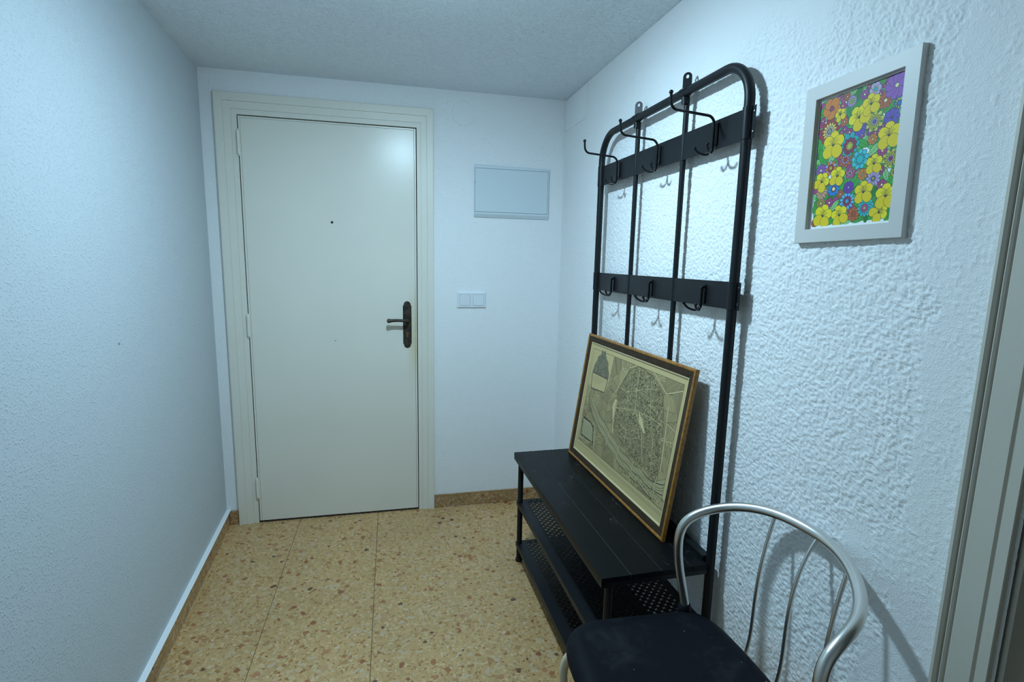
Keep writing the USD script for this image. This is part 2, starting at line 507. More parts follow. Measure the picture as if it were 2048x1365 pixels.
def build_shell():
    # left wall: slightly out of true, so a ruled slab
    ys = np.linspace(0.0, YB, 23)
    zs = np.linspace(0, CEIL, 12)
    V, F = [], []
    for y in ys:
        for z in zs:
            V.append((left_x(y, z), y, z))
    nz, ny = len(zs), len(ys)
    off = len(V)
    V += [(v[0] - 0.12, v[1], v[2]) for v in V]
    for i in range(ny - 1):
        for j in range(nz - 1):
            a, b, c, d = i * nz + j, i * nz + j + 1, (i + 1) * nz + j + 1, (i + 1) * nz + j
            F += [(a, b, c), (a, c, d), (off + a, off + c, off + b), (off + a, off + d, off + c)]
    edge = [i * nz for i in range(ny)] + [(ny - 1) * nz + j for j in range(1, nz)] + [i * nz + nz - 1 for i in range(ny - 2, -1, -1)] + [j for j in range(nz - 2, 0, -1)]
    for a, b in zip(edge, edge[1:] + edge[:1]):
        F += [(a, b, off + b), (a, off + b, off + a)]
    m = trimesh.Trimesh(V, F, process=False)
    m.fix_normals()
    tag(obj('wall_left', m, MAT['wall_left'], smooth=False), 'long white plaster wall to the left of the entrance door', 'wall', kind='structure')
    # door wall with its opening
    wb = mbox(-0.14, 2.0, 0.0, 0.12, 0.0, CEIL) - mbox(0.125, 1.004, -0.1, 0.3, -0.1, 2.062)
    tag(obj('wall_back', tm(wb), MAT['wall_back'], smooth=False), 'white plaster wall around the cream entrance door', 'wall', kind='structure')
    # right wall with a doorway close to the viewer
    wr = mbox(0.0, 0.11, YB, 0.0, 0.0, CEIL) - mbox(-0.1, 0.3, -3.06, -2.243, -0.1, 2.05) - mbox(-0.1, 0.012, -2.2435, 0.1, -0.1, CEIL + 0.1)
    tag(obj('wall_right', [right_xf(wr), right_xf(stucco_sheet())], MAT['wall_right'], smooth=70), 'white wall in rough stucco behind the coat rack', 'wall', kind='structure')
    tag(obj('wall_front', box(-0.2, 2.1, YB - 0.12, YB, 0, CEIL), MAT['wall_back'], smooth=False), 'white plaster wall closing the hallway behind the viewer', 'wall', kind='structure')
    tag(obj('ceiling', box(-0.2, 2.1, YB - 0.1, 0.12, CEIL, CEIL + 0.1), MAT['ceiling'], smooth=False), 'white textured plaster ceiling over the hallway', 'ceiling', kind='structure')
    # a dim side room beyond the doorway
    sr = [box(1.90, 4.2, -4.3, -4.2, 0, CEIL), box(4.1, 4.2, -4.2, -1.2, 0, CEIL), box(1.90, 4.2, -1.2, -1.1, 0, CEIL)]
    tag(obj('wall_side', sr, MAT['wall_back'], smooth=False), 'plain walls of the dim side room beyond the right doorway', 'wall', kind='structure')
    tag(obj('ceiling', box(2.10, 4.2, -4.3, -1.1, CEIL, CEIL + 0.1), MAT['ceiling'], smooth=False), 'plain ceiling of the dim side room beyond the right doorway', 'ceiling', kind='structure')
    # floor: grout bed and separate terrazzo tiles
    fl = thing('floor', 'yellowish terrazzo tile floor of the hallway', 'floor', kind='structure')
    obj('grout_bed', box(-0.2, 4.2, YB, 0.12, -0.05, -0.0022), MAT['grout'], fl, smooth=False)
    cols = [(-0.045, 0.355, -0.945), (0.355, 0.755, -0.945), (0.755, 1.555, -0.060), (1.555, 2.355, -0.060)]
    g = 0.0011
    for x0, x1, j in cols:
        y1 = j + 1.2 * math.ceil((0.12 - j) / 1.2)
        while y1 > YB:
            a, b = max(y1 - 1.2, YB), min(y1, 0.118)
            if b - a > 0.02:
                obj('tile', chamfer_tile(max(x0, -0.1) + g, x1 - g, a + 0.00025, b - 0.00025, -0.02, 0.0, 0.0006), MAT['terrazzo'], fl, smooth=False)
            y1 -= 1.2


def chamfer_tile(x0, x1, y0, y1, z0, z1, c=0.0009):
    V = [(x0, y0, z0), (x1, y0, z0), (x1, y1, z0), (x0, y1, z0), (x0, y0, z1 - c), (x1, y0, z1 - c), (x1, y1, z1 - c), (x0, y1, z1 - c),
         (x0 + c, y0 + c, z1), (x1 - c, y0 + c, z1), (x1 - c, y1 - c, z1), (x0 + c, y1 - c, z1)]
    F = [(0, 2, 1), (0, 3, 2)]
    for k in (0, 4):
        for i in range(4):
            j = (i + 1) % 4
            F += [(k + i, k + j, k + 4 + j), (k + i, k + 4 + j, k + 4 + i)]
    F += [(8, 9, 10), (8, 10, 11)]
    return trimesh.Trimesh(V, F, process=False)


build_shell()


def slab(a, b, t, h, z0=0.0, gap=0.0008, c=0.0012):
    """skirting piece from a to b (2-D points on the wall face), thickness t to the left of a->b, with a small top chamfer"""
    a, b = np.array(a, float), np.array(b, float)
    d = (b - a) / np.linalg.norm(b - a)
    nn = np.array([-d[1], d[0]])
    a, b = a + d * gap, b - d * gap
    V = []
    for p in (a, b):
        for o, z in ((0, z0), (t, z0), (t, h - c), (t - c, h), (0, h)):
            q = p + nn * o
            V.append((q[0], q[1], z))
    F = []
    for i in range(5):
        j = (i + 1) % 5
        F += [(i, j, 5 + j), (i, 5 + j, 5 + i)]
    F += [(0, 2, 1), (0, 3, 2), (0, 4, 3), (5, 6, 7), (5, 7, 8), (5, 8, 9)]
    m = trimesh.Trimesh(V, F, process=False)
    m.fix_normals()
    return m


def baseboards():
    t = thing('baseboard_left', 'terrazzo skirting along the foot of the left wall', 'skirting', kind='structure')
    ys = [-0.0135, -0.135, -0.535, -0.938, -1.34, -1.74, -2.14, -2.54, -2.94, -3.34, -3.74, YB]
    for y0, y1 in zip(ys[:-1], ys[1:]):
        obj('tile', slab((left_x(y1, 0.0) + 0.001, y1), (left_x(y0, 0.0) + 0.001, y0), -0.0125, 0.070), MAT['terrazzo_base'], t, smooth=False)
    # painted ledge of plaster on top of the skirting
    obj('plaster_ledge', slab((left_x(YB, 0.07) - 0.001, YB), (left_x(0, 0.07) - 0.001, -0.002), -0.0165, 0.0815, 0.0705, 0.0, 0.006), MAT['smooth_white'], t, smooth=False)
    t = thing('baseboard_back', 'terrazzo skirting along the foot of the door wall', 'skirting', kind='structure')
    for x0, x1 in ((0.0135, 0.054), (1.0625, 1.160), (1.160, 1.560), (1.560, 1.747)):
        obj('tile', slab((x0, -0.0005), (x1, -0.0005), -0.0115, 0.0745), MAT['terrazzo_base'], t, smooth=False)
    t = thing('baseboard_right', 'terrazzo skirting behind the coat rack and chair', 'skirting', kind='structure')
    ys = [-0.0125, -0.36, -0.76, -1.16, -1.56, -1.96, -2.1535]
    for y0, y1 in zip(ys[:-1], ys[1:]):
        obj('tile', slab((wall_x(y0) - 0.0005, y0), (wall_x(y1) - 0.0005, y1), -0.011, 0.0745), MAT['terrazzo_base'], t, smooth=False)


baseboards()


# ------------------------------------------------------------------ door casings
def casing_parts(parent, xl, xr, zt, prof, mat, xf=None, wl=1.0, wr=1.0, both=True, zb=0.0):
    """three mitred mouldings round an opening in the plane y=0; prof: (u outward from the opening, depth towards the room)"""
    prof = np.array(prof, float)
    u, d = prof[:, 0], prof[:, 1]

    def closed(a, b):
        k = len(a)
        V = np.vstack([a, b])
        F = []
        for i in range(k):
            j = (i + 1) % k
            F += [(i, j, k + j), (i, k + j, k + i)]
        cap = cap_faces(np.c_[u, d])
        F += [tuple(f) for f in cap] + [tuple(k + x for x in f[::-1]) for f in cap]
        m = trimesh.Trimesh(V, F, process=False)
        m.fix_normals()
        return xf(m) if xf else m
    lb = np.c_[xl - u * wl, -d, np.full(len(u), zb)]
    lt = np.c_[xl - u * wl, -d, zt + u]
    rb = np.c_[xr + u * wr, -d, np.full(len(u), zb)]
    rt = np.c_[xr + u * wr, -d, zt + u]
    obj('casing', closed(lb, lt), mat, parent, smooth=False)
    if both:
        obj('casing', closed(rb, rt), mat, parent, smooth=False)
        obj('casing', closed(lt, rt), mat, parent, smooth=False)


def entrance_door():
    d = thing('door_1', 'closed cream painted entrance door with a dark bronze handle', 'door', kind='structure')
    prof = [(0.0, -0.05), (0.0, 0.0085), (0.001, 0.0095), (0.0225, 0.0095), (0.0228, 0.0082), (0.0238, 0.0082), (0.0242, 0.0120), (0.0560, 0.0132), (0.0564, 0.0118), (0.0574, 0.0118),
            (0.0580, 0.0165), (0.090, 0.0178), (0.0945, 0.0160), (0.0965, 0.0120), (0.0965, -0.001), (0.028, -0.001), (0.028, -0.05)]
    casing_parts(d, 0.1520, 0.9768, 2.0315, prof, MAT['casing'], wl=1.0, wr=0.885)
    x0, x1, z1 = 0.1565, 0.9728, 2.0265
    obj('door_leaf', rbox(x0 + 0.0092, x1 - 0.0092, -0.0100, 0.028, 0.010, z1 - 0.0085, 0.0016), MAT['door'], d)
    obj('edge_strip', rbox(x0, x0 + 0.0086, -0.0094, 0.028, 0.010, z1, 0.0012), MAT['door'], d)
    obj('edge_strip', rbox(x1 - 0.0086, x1, -0.0094, 0.028, 0.010, z1, 0.0012), MAT['door'], d)
    obj('edge_strip', rbox(x0 + 0.009, x1 - 0.009, -0.0094, 0.028, z1 - 0.008, z1, 0.0012), MAT['door'], d)
    for zc, xx in ((1.905, 0.1540), (1.040, 0.1525), (0.190, 0.1515)):
        h = 0.050
        pr = [(0, -h - 0.010), (0.0022, -h - 0.010), (0.0032, -h - 0.006), (0.0030, -h - 0.004), (0.0056, -h - 0.001)]
        for a, b in ((-h, -0.022), (-0.022, 0.002), (0.002, h)):
            pr += [(0.0060, a), (0.0066, a + 0.002), (0.0066, b - 0.002), (0.0060, b), (0.0056, b + 0.0004)]
        pr += [(0.0052, h + 0.001), (0.0045, h + 0.004), (0.0048, h + 0.006), (0.0032, h + 0.010), (0, h + 0.011)]
        hg = obj('hinge', lathe(pr, (xx + 0.0015, -0.0155, zc), 14), MAT['casing'], d)
    # handle: shouldered long plate, lever, cylinder
    xc, zl, zh = 0.9222, 0.9170, 1.1630
    w, r = 0.0218, 0.0175
    plate = unary_union([sbox(xc - w, zl + 0.022, xc + w, zh - 0.022),
                         Point(xc, zl + r).buffer(r, 24), Point(xc, zh - r).buffer(r, 24), sbox(xc - r, zl + r, xc + r, zh - r)]).buffer(-0.001).buffer(0.001)
    base = extrude(plate, 0.003)
    top = extrude(plate.buffer(-0.0035), 0.0018)
    top.apply_translation((0, 0, 0.003))
    pm = trimesh.util.concatenate([base, top])
    pm.apply_transform(np.array([[1, 0, 0, 0], [0, 0, -1, -0.0102], [0, 1, 0, 0], [0, 0, 0, 1.0]]))
    hd = obj('door_handle', pm, MAT['bronze'], d, label='dark bronze handle plate with a lever')
    lev = [lathe([(0, 0), (0.0135, 0), (0.0135, 0.004), (0.010, 0.008), (0.008, 0.014), (0.008, 0.034), (0, 0.034)], (xc, -0.015, 1.0635), 20, 'y')]
    pts = spline([(xc, -0.040, 1.0635), (xc - 0.004, -0.053, 1.0645), (xc - 0.018, -0.058, 1.0660), (xc - 0.050, -0.0585, 1.0675), (xc - 0.082, -0.0575, 1.0665), (xc - 0.103, -0.056, 1.0640)], 26)
    s = np.linspace(0, 1, 26)
    rad = 0.0074 + 0.0010 * s + 0.0028 * np.exp(-((s - 0.93) / 0.10) ** 2)
    rad[-1] *= 0.55
    lev.append(tube(pts, rad, 14))
    obj('lever', lev, MAT['bronze'], hd, smooth=45)
    key = unary_union([Point(xc, 0.9945).buffer(0.0078, 20), sbox(xc - 0.0042, 0.978, xc + 0.0042, 0.9945), Point(xc, 0.978).buffer(0.0042, 12)])
    cm = extrude(key, 0.0045)
    cm.apply_transform(np.array([[1, 0, 0, 0], [0, 0, -1, -0.0148], [0, 1, 0, 0], [0, 0, 0, 1.0]]))
    obj('lock_cylinder', cm, MAT['copper'], hd)
    obj('keyhole', box(xc - 0.0008, xc + 0.0008, -0.0199, -0.0190, 0.988, 1.000), MAT['dark_hole'], hd, smooth=False)
    for z in (zl + 0.010, zh - 0.010):
        obj('screw', lathe([(0, 0), (0.0034, 0), (0.0030, 0.0012), (0, 0.0018)], (xc, -0.0148, z), 14, 'y'), MAT['bronze'], hd)
    obj('peephole', [lathe([(0, 0), (0.0062, 0), (0.0062, 0.0008), (0.0052, 0.0012), (0, 0.0012)], (0.5610, -0.0100, 1.5537), 20, 'y')], MAT['dark_hole'], d, label='small black peephole')
    chip = Polygon([(0.5565, 0.9565), (0.5600, 0.9555), (0.5640, 0.9610), (0.5615, 0.9640), (0.5590, 0.9600), (0.5560, 0.9625)])
    ch = extrude(chip, 0.0006)
    ch.apply_transform(np.array([[1, 0, 0, 0], [0, 0, -1, -0.0100], [0, 1, 0, 0], [0, 0, 0, 1.0]]))
    obj('filler_patch', ch, plain('filler_grey', (0.34, 0.33, 0.30), 0.8), d, label='small grey chip in the paint')
    obj('sill', box(0.152, 0.977, -0.008, 0.10, 0.0005, 0.006), plain('sill_dark', (0.05, 0.035, 0.025), 0.7), d, smooth=False)
    # door stop coloured near black, putting the shade of the gaps into it
    obj('stop', [box(0.125, 0.162, 0.0305, 0.075, 0.0, 2.062), box(0.968, 1.004, 0.0305, 0.075, 0.0, 2.062), box(0.162, 0.968, 0.0305, 0.075, 2.016, 2.062)],
        plain('stop_gap_shade', (0.03, 0.025, 0.02), 0.8), d, smooth=False)


entrance_door()


def side_doorway():
    d = thing('door_2', 'cream moulded door casing at the right edge, opening onto a dim side room', 'door', kind='structure')
    # profile measured from the opening (y=-2.238) towards the coat rack
    prof = [(0.0, -0.03), (0.0, 0.0085), (0.0012, 0.0100), (0.0160, 0.0100), (0.0175, 0.0070), (0.0215, 0.0070), (0.0230, 0.0105), (0.0585, 0.0100), (0.0610, 0.0090),
            (0.0625, 0.0115), (0.0655, 0.0135), (0.0680, 0.0125), (0.0685, 0.0110), (0.0700, 0.0155), (0.0740, 0.0185), (0.0790, 0.0180), (0.0825, 0.0130), (0.0830, -0.0005), (0.004, -0.0005), (0.004, -0.03)]

    def xf(m):
        # local x -> -y, local -y -> -x (into the room)
        m = m.copy()
        m.apply_transform(np.array([[0, 1, 0, 0], [-1, 0, 0, 0], [0, 0, 1, 0], [0, 0, 0, 1.0]]))
        m.fix_normals()
        return right_xf(m)
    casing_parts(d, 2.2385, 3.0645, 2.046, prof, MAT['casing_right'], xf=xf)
    jm = [mbox(0.006, 0.11, -2.2385 - 0.012, -2.2435, 0, 2.05), mbox(0.040, 0.11, -2.262, -2.250, 0, 2.04)]
    obj('jamb', [right_xf(tm(m)) for m in jm], MAT['casing_right'], d, smooth=False)
    obj('jamb', right_xf(box(0.006, 0.11, -3.059, -3.049, 0, 2.05)), MAT['casing_right'], d, smooth=False)
    obj('head', right_xf(box(0.006, 0.11, -3.049, -2.2505, 2.035, 2.05)), MAT['casing_right'], d, smooth=False)


side_doorway()


# ------------------------------------------------------------------ small fixtures on the walls
def electrical_panel():
    x0, x1, z0, z1 = 1.2710, 1.6775, 1.6065, 1.8755
    t = thing('electrical_panel', 'pale blue-white plastic fuse box cover on the door wall', 'fuse box', (0, 0, 0))
    r = 0.012
    s = lambda x, y, z, rr: m3.Manifold.sphere(rr, 10).translate((x, y, z))
    pts = []
    for x in (x0, x1):
        sx = 1 if x == x0 else -1
        pts += [s(x + sx * 0.003, -0.003, z0 + 0.003, 0.003), s(x + sx * 0.003, -0.003, z1 - 0.003 - (0.006 if x == x1 else 0), 0.003)]
        pts += [s(x + sx * 0.006, -0.0135, z0 + 0.018, 0.003), s(x + sx * 0.006, -0.0115, z1 - 0.010, 0.003)]
    frame = m3.Manifold.batch_hull(pts)
    frame = frame.trim_by_plane((0, -1, 0), 0.0002)
    recess = mbox(x0 + 0.0035, x1 - 0.0095, -0.05, -0.0108, z0 + 0.0265, z1 - 0.0195)
    obj('cover_frame', tm(frame - recess), MAT['plastic_panel'], t, smooth=35)
    obj('cover_door', rbox(x0 + 0.0045, x1 - 0.0105, -0.0158, -0.0109, z0 + 0.0285, z1 - 0.0215, 0.0012), MAT['plastic_panel'], t, label='flat hinged lid between two dark seams')
    obj('hinge_pin', lathe([(0, 0), (0.0022, 0), (0.0022, 0.001), (0, 0.001)], (x0 + 0.0032, -0.0135, 1.783), 10, 'y'), MAT['dark_hole'], t)  # small dark disc added in place of a screw hole


def light_switch():
    x0, x1, z0, z1 = 1.1850, 1.3425, 1.1265, 1.2150
    t = thing('light_switch', 'white double rocker light switch on the door wall', 'light switch')
    s = lambda x, y, z, rr: m3.Manifold.sphere(rr, 10).translate((x, y, z))
    pts = []
    for sx, x in ((1, x0), (-1, x1)):
        for sz, z in ((1, z0), (-1, z1)):
            pts += [s(x + sx * 0.002, -0.002, z + sz * 0.002, 0.002), s(x + sx * 0.0065, -0.0075, z + sz * 0.0065, 0.002)]
    f = m3.Manifold.batch_hull(pts).trim_by_plane((0, -1, 0), 0.0002)
    rk = [(1.1990, 1.2555), (1.2715, 1.3280)]
    za, zb = 1.1405, 1.2000
    for a, b in rk:
        f = f - mbox(a - 0.0012, b + 0.0012, -0.05, -0.0055, za - 0.0012, zb + 0.0012)
    obj('switch_plate', tm(f), MAT['plastic_white'], t, smooth=35)
    for k, (a, b) in enumerate(rk):
        m = rbox(a, b, -0.0105, -0.0058, za, zb, 0.0012)
        tilt = 0.05 if k == 0 else -0.02
        m.apply_transform(trimesh.transformations.rotation_matrix(tilt, (1, 0, 0), ((a + b) / 2, -0.0085, (za + zb) / 2)))
        obj('rocker', m, MAT['plastic_white'], t)


def wall_covers():
    m = extrude(Polygon([(-0.312, 2.066), (-0.02, 2.066), (-0.02, CEIL - 0.004), (-0.312, CEIL - 0.004)]).buffer(-0.003).buffer(0.003), 0.0022)
    m.apply_transform(np.array([[0, 0, -1, -0.0003], [1, 0, 0, 0], [0, 1, 0, 0], [0, 0, 0, 1.0]]))
    o = obj('junction_cover', right_xf(m), MAT['smooth_white'], smooth=35)
    tag(o, 'painted-over square cover plate high in the corner above the coat rack', 'cover plate')
    o = obj('junction_cover', lathe([(0, 0), (0.0600, 0), (0.0585, 0.0018), (0, 0.0022)], (1.2140, -0.0003, 2.119), 48, 'y'), MAT['smooth_white'], smooth=35)
    tag(o, 'painted-over round cover plate between door and ceiling corner', 'cover plate')
    yy, zz = -1.045, 1.1185
    o = obj('wall_plug', lathe([(0, 0), (0.0034, 0), (0.0030, 0.0018), (0.0012, 0.0022), (0, 0.0016)], (0, 0, 0), 14, 'x'), plain('plug_grey', (0.30, 0.30, 0.31), 0.7))
    UsdGeom.Xformable(o).AddTranslateOp().Set(Gf.Vec3d(left_x(yy, zz) + 0.0002, yy, zz))
    UsdGeom.Xformable(o).AddRotateZOp().Set(180.0 - 3.0)
    tag(o, 'tiny grey plug in the middle of the left wall', 'wall plug')


electrical_panel()
light_switch()
wall_covers()

# ------------------------------------------------------------------ coat rack with bench
RA = 0.0206


def hall_tree():
    Y0 = -1.09
    t = thing('hall_tree', 'black metal coat rack with hooks above a slatted shoe bench', 'coat rack', (1.7088 - RA * Y0, Y0, 0), RA)
    D = lambda m: move(m, 0, -Y0, 0)

    def move(m, x, y, z):
        m = tm(m).copy()
        m.apply_translation((x, y, z))
        return m
    P = lambda name, meshes, mat='black_metal', parent=t, smooth=35, **k: obj(name, [D(m) for m in (meshes if isinstance(meshes, list) else [meshes])], MAT[mat], parent, smooth, **k)
    yf, yn, zt, R = -0.6285, -1.5535, 1.9085, 0.0132
    # bent top tube, uprights below in two further lengths
    arch = fillet([(0, yf, 1.69), (0, yf, zt), (0, yn, zt), (0, yn, 1.69)], 0.105, 14)
    P('top_tube', tube(arch, R, 20), smooth=45)
    for y in (yf, yn):
        P('upright', [tube([(0, y, 0.018), (0, y, 0.9), (0, y, 1.698)], R * 0.985, 20), lathe([(0, 0), (0.0155, 0), (0.0160, 0.003), (0.0160, 0.016), (0.0140, 0.020), (0, 0.020)], (0, y, 0), 20)], smooth=45)
    # plates with hooks
    hooks_y = (-0.803, -1.114, -1.425)
    bars_y = (-0.9320, -1.2475)
    BX = 0.0075
    for z0, z1 in ((1.2665, 1.3409), (1.7069, 1.7863)):
        pl = [box(0.0005, 0.0024, yn - 0.026, yf + 0.026, z0, z1)]
        for y, r, bx in [(yf, R, 0), (yn, R, 0)] + [(b, 0.0087, BX) for b in bars_y]:
            ro, ri = r + 0.0017, r + 0.0002
            a = np.linspace(math.pi * 0.5, math.pi * 1.5, 13)
            ring = Polygon([(bx + ro * math.cos(q), y + ro * math.sin(q)) for q in a] + [(bx + ri * math.cos(q), y + ri * math.sin(q)) for q in a[::-1]])
            sl = extrude(ring, z1 - z0)
            pl.append(move(sl, 0, 0, z0))
        pp = P('hook_plate', pl)
        for y in (yn - 0.0205, yf + 0.0205):
            for z in (z0 + 0.015, z1 - 0.015):
                P('screw', lathe([(0, 0), (0.0040, 0), (0.0040, 0.0012), (0.0018, 0.0020), (0.0016, 0.0008), (0, 0.0008)], (0.0004, y, z), 14, 'x'), 'screw', pp)
    # slim bars with an eyelet tab over the top tube
    for y in bars_y:
        P('bar', tube([(BX, y, 0.5), (BX, y, 1.2), (BX, y, zt - 0.012)], 0.0085, 16), smooth=45)
        tab = unary_union([Point(0, 0.050).buffer(0.0135, 20), sbox(-0.0135, 0.0, 0.0135, 0.050)]) - unary_union([affinity.scale(Point(0, 0.051).buffer(0.0046, 16), 1, 1.25)])
        m = extrude(tab, 0.002)
        m.apply_transform(np.array([[0, 0, 1, 0], [1, 0, 0, 0], [0, 1, 0, 0], [0, 0, 0, 1.0]]))
        m.apply_transform(trimesh.transformations.rotation_matrix(0.80, (0, 0, 1)))
        m.apply_translation((0.004, y, zt - 0.004))
        a = np.linspace(-0.35 * math.pi, 0.95 * math.pi, 16)
        ro, ri = R + 0.0020, R + 0.0003
        ring = Polygon([(ro * math.cos(q), ro * math.sin(q)) for q in a] + [(ri * math.cos(q), ri * math.sin(q)) for q in a[::-1]])
        c = extrude(ring, 0.036)
        c.apply_transform(np.array([[1, 0, 0, 0], [0, 0, 1, y - 0.018], [0, 1, 0, zt], [0, 0, 0, 1.0]]))
        sc = lathe([(0, 0), (0.0105, 0), (0.0105, 0.020), (0, 0.020)], (0, y, zt - 0.034), 16)
        P('eyelet', [m, c, sc])

    def prongs(y, zb, x0):
        out = []
        for s in (-1, 1):
            pts = spline([(x0, y, zb + 0.030), (x0 - 0.001, y + s * 0.0012, zb + 0.010), (x0 - 0.008, y + s * 0.006, zb), (x0 - 0.020, y + s * 0.017, zb + 0.001), (x0 - 0.031, y + s * 0.026, zb + 0.009), (x0 - 0.036, y + s * 0.0305, zb + 0.018)], 22)
            out += [tube(pts, 0.0034, 10), ball(pts[-1], 0.0046)]
        return out

    def tab(y, z0, z1):
        p = affinity.scale(unary_union([sbox(-0.0075, z0 + 0.0075, 0.0075, z1 - 0.0075), Point(0, z0 + 0.0075).buffer(0.0075), Point(0, z1 - 0.0075).buffer(0.0075)]), 1, 1)
        m = extrude(p, 0.004)
        m.apply_transform(np.array([[0, 0, 1, -0.0036], [1, 0, 0, y], [0, 1, 0, 0], [0, 0, 0, 1.0]]))
        return m
    for y in hooks_y:
        x0 = -0.0110
        arm = fillet([(x0, y, 1.700), (x0, y, 1.794), (x0 - 0.062, y, 1.798), (x0 - 0.136, y, 1.803), (x0 - 0.139, y, 1.846)], 0.022, 8)
        h = P('hook', [tube(arm, 0.0037, 12), ball(arm[-1], 0.0058)] + prongs(y, 1.694, x0), 'black_gloss', smooth=50)
        P('mounting_tab', [tab(y, 1.716, 1.778)], 'black_gloss', h)
        for z in (1.728, 1.766):
            P('screw', lathe([(0, 0), (0.0030, 0), (0.0022, 0.0014), (0, 0.0018)], (-0.0034, y + 0.0, z), 12, 'x'), 'screw', h)
    for y in hooks_y:
        x0 = -0.0110
        rod = fillet([(-0.002, y, 1.3215), (x0, y, 1.3215), (x0, y, 1.262)], 0.004, 5)
        h = P('hook', [tube(rod, 0.0044, 12)] + prongs(y, 1.254, x0), 'black_gloss', smooth=50)
        P('mounting_tab', [tab(y, 1.272, 1.330)], 'black_gloss', h)
    # bench top: four boards with fine grooves between them
    yb0, yb1, zt2 = -1.5635, -0.589, 0.527
    xs = [-0.3470, -0.2575, -0.1615, -0.0655, -0.0160]
    for a, b in zip(xs[:-1], xs[1:]):
        P('bench_board', rbox(a + 0.0006, b - 0.0006, yb0, yb1, zt2 - 0.016, zt2, 0.0012), 'black_board')
    P('groove_bed', box(-0.3455, -0.0170, yb0 + 0.002, yb1 - 0.002, zt2 - 0.0155, zt2 - 0.0016), 'groove', smooth=False)
    fr = [box(-0.3450, -0.0160, yb0 + 0.001, yb0 + 0.016, zt2 - 0.030, zt2 - 0.0165), box(-0.3450, -0.0160, yb1 - 0.016, yb1 - 0.001, zt2 - 0.030, zt2 - 0.0165),
          box(-0.3460, -0.3310, yb0 + 0.001, yb1 - 0.001, zt2 - 0.030, zt2 - 0.0165)]
    P('bench_frame', fr, smooth=False)
    P('back_lip', rbox(-0.0155, 0.0100, yn + 0.0150, yf - 0.0150, zt2 - 0.030, zt2 + 0.012, 0.002))
    # front legs
    xl = -0.3165
    for y in (-0.6035, -1.5475):
        P('leg', [tube([(xl, y, 0.016), (xl, y, 0.25), (xl, y, zt2 - 0.028)], 0.0122, 18), lathe([(0, 0), (0.0150, 0), (0.0158, 0.003), (0.0158, 0.014), (0.0130, 0.018), (0, 0.018)], (xl, y, 0), 18)], smooth=45)
    # perforated shelves
    xa, xb = -0.3285, 0.0300
    ya, yb = -1.566, -0.583
    sheet = sbox(xa, ya, xb, yb)
    L, w = 0.0066, 0.0018
    cross = unary_union([sbox(-L, -w, L, w), sbox(-w, -L, w, L)])
    cross = affinity.rotate(cross, 45)
    holes = []
    for k in range(21):
        x = -0.2772 + k * 0.01386
        for j in range(35):
            y = -0.6035 - 0.0276 * j - (0.0138 if k % 2 == 0 else 0)
            if y > -1.55:
                holes.append(affinity.translate(cross, x, y))
    for hf in (0, 1):
        for (yy, sx) in ((yf, 0.0), (yn, 0.0)):
            pass
    posts = unary_union([Point(0, yf).buffer(R + 0.0015), Point(0, yn).buffer(R + 0.0015)])
    holes = [h for h in holes if not h.intersects(posts.buffer(0.006))]
    sheet = Polygon(sheet.exterior.coords, [h.exterior.coords for h in holes])
    ext = sheet.difference(posts)
    for z in (0.2917, 0.0887):
        m = move(extrude(ext, 0.0014), 0, 0, z - 0.0014)
        lip = [box(xa, xa + 0.0014, ya, yb, z - 0.020, z - 0.0014), box(xa, xb, ya, ya + 0.0014, z - 0.020, z - 0.0014), box(xa, xb, yb - 0.0014, yb, z - 0.020, z - 0.0014),
               box(xb - 0.0014, xb, ya, yb, z - 0.020, z - 0.0014)]
        P('perforated_shelf', [m] + lip, smooth=False)


hall_tree()


# ------------------------------------------------------------------ pictures: helpers for flat prints
class Print:
    """flat coloured areas that do not overlap, made into one mesh with a colour on every vertex"""

    def __init__(self):
        self.V, self.F, self.C, self.n = [], [], [], 0

    def add(self, poly, col, z=0.0):
        if poly is None or poly.is_empty:
            return
        for g in getattr(poly, 'geoms', [poly]):
            if g.geom_type != 'Polygon' or g.area < 2e-8:
                continue
            try:
                v, f = trimesh.creation.triangulate_polygon(g, engine='earcut')
            except Exception:
                continue
            if len(f) == 0:
                continue
            self.V.append(np.c_[v, np.full(len(v), z)])
            self.F.append(np.asarray(f) + self.n)
            self.C.append(np.tile(col, (len(v), 1)))
            self.n += len(v)

    def mesh(self):
        V, F, C = np.vstack(self.V), np.vstack(self.F), np.vstack(self.C)
        a, b, c = V[F[:, 0]], V[F[:, 1]], V[F[:, 2]]
        flip = np.cross(b - a, c - a)[:, 2] < 0
        F[flip] = F[flip][:, ::-1]
        return trimesh.Trimesh(V, F, process=False), C


def frame_rails(w, h, prof):
    """four mitred rails; prof: (inset from the outer edge, height above the back) closed polygon; local x right, y up, z out"""
    prof = np.array(prof, float)
    u, d = prof[:, 0], prof[:, 1]
    cap = cap_faces(prof)
    corners = [lambda: np.c_[u, u, d], lambda: np.c_[w - u, u, d], lambda: np.c_[w - u, h - u, d], lambda: np.c_[u, h - u, d]]
    out = []
    k = len(u)
    for i in range(4):
        V = np.vstack([corners[i](), corners[(i + 1) % 4]()])
        F = []
        for a in range(k):
            b = (a + 1) % k
            F += [(a, b, k + b), (a, k + b, k + a)]
        F += [tuple(f) for f in cap] + [tuple(k + x for x in f[::-1]) for f in cap]
        m = trimesh.Trimesh(V, F, process=False)
        m.fix_normals()
        out.append(m)
    return out


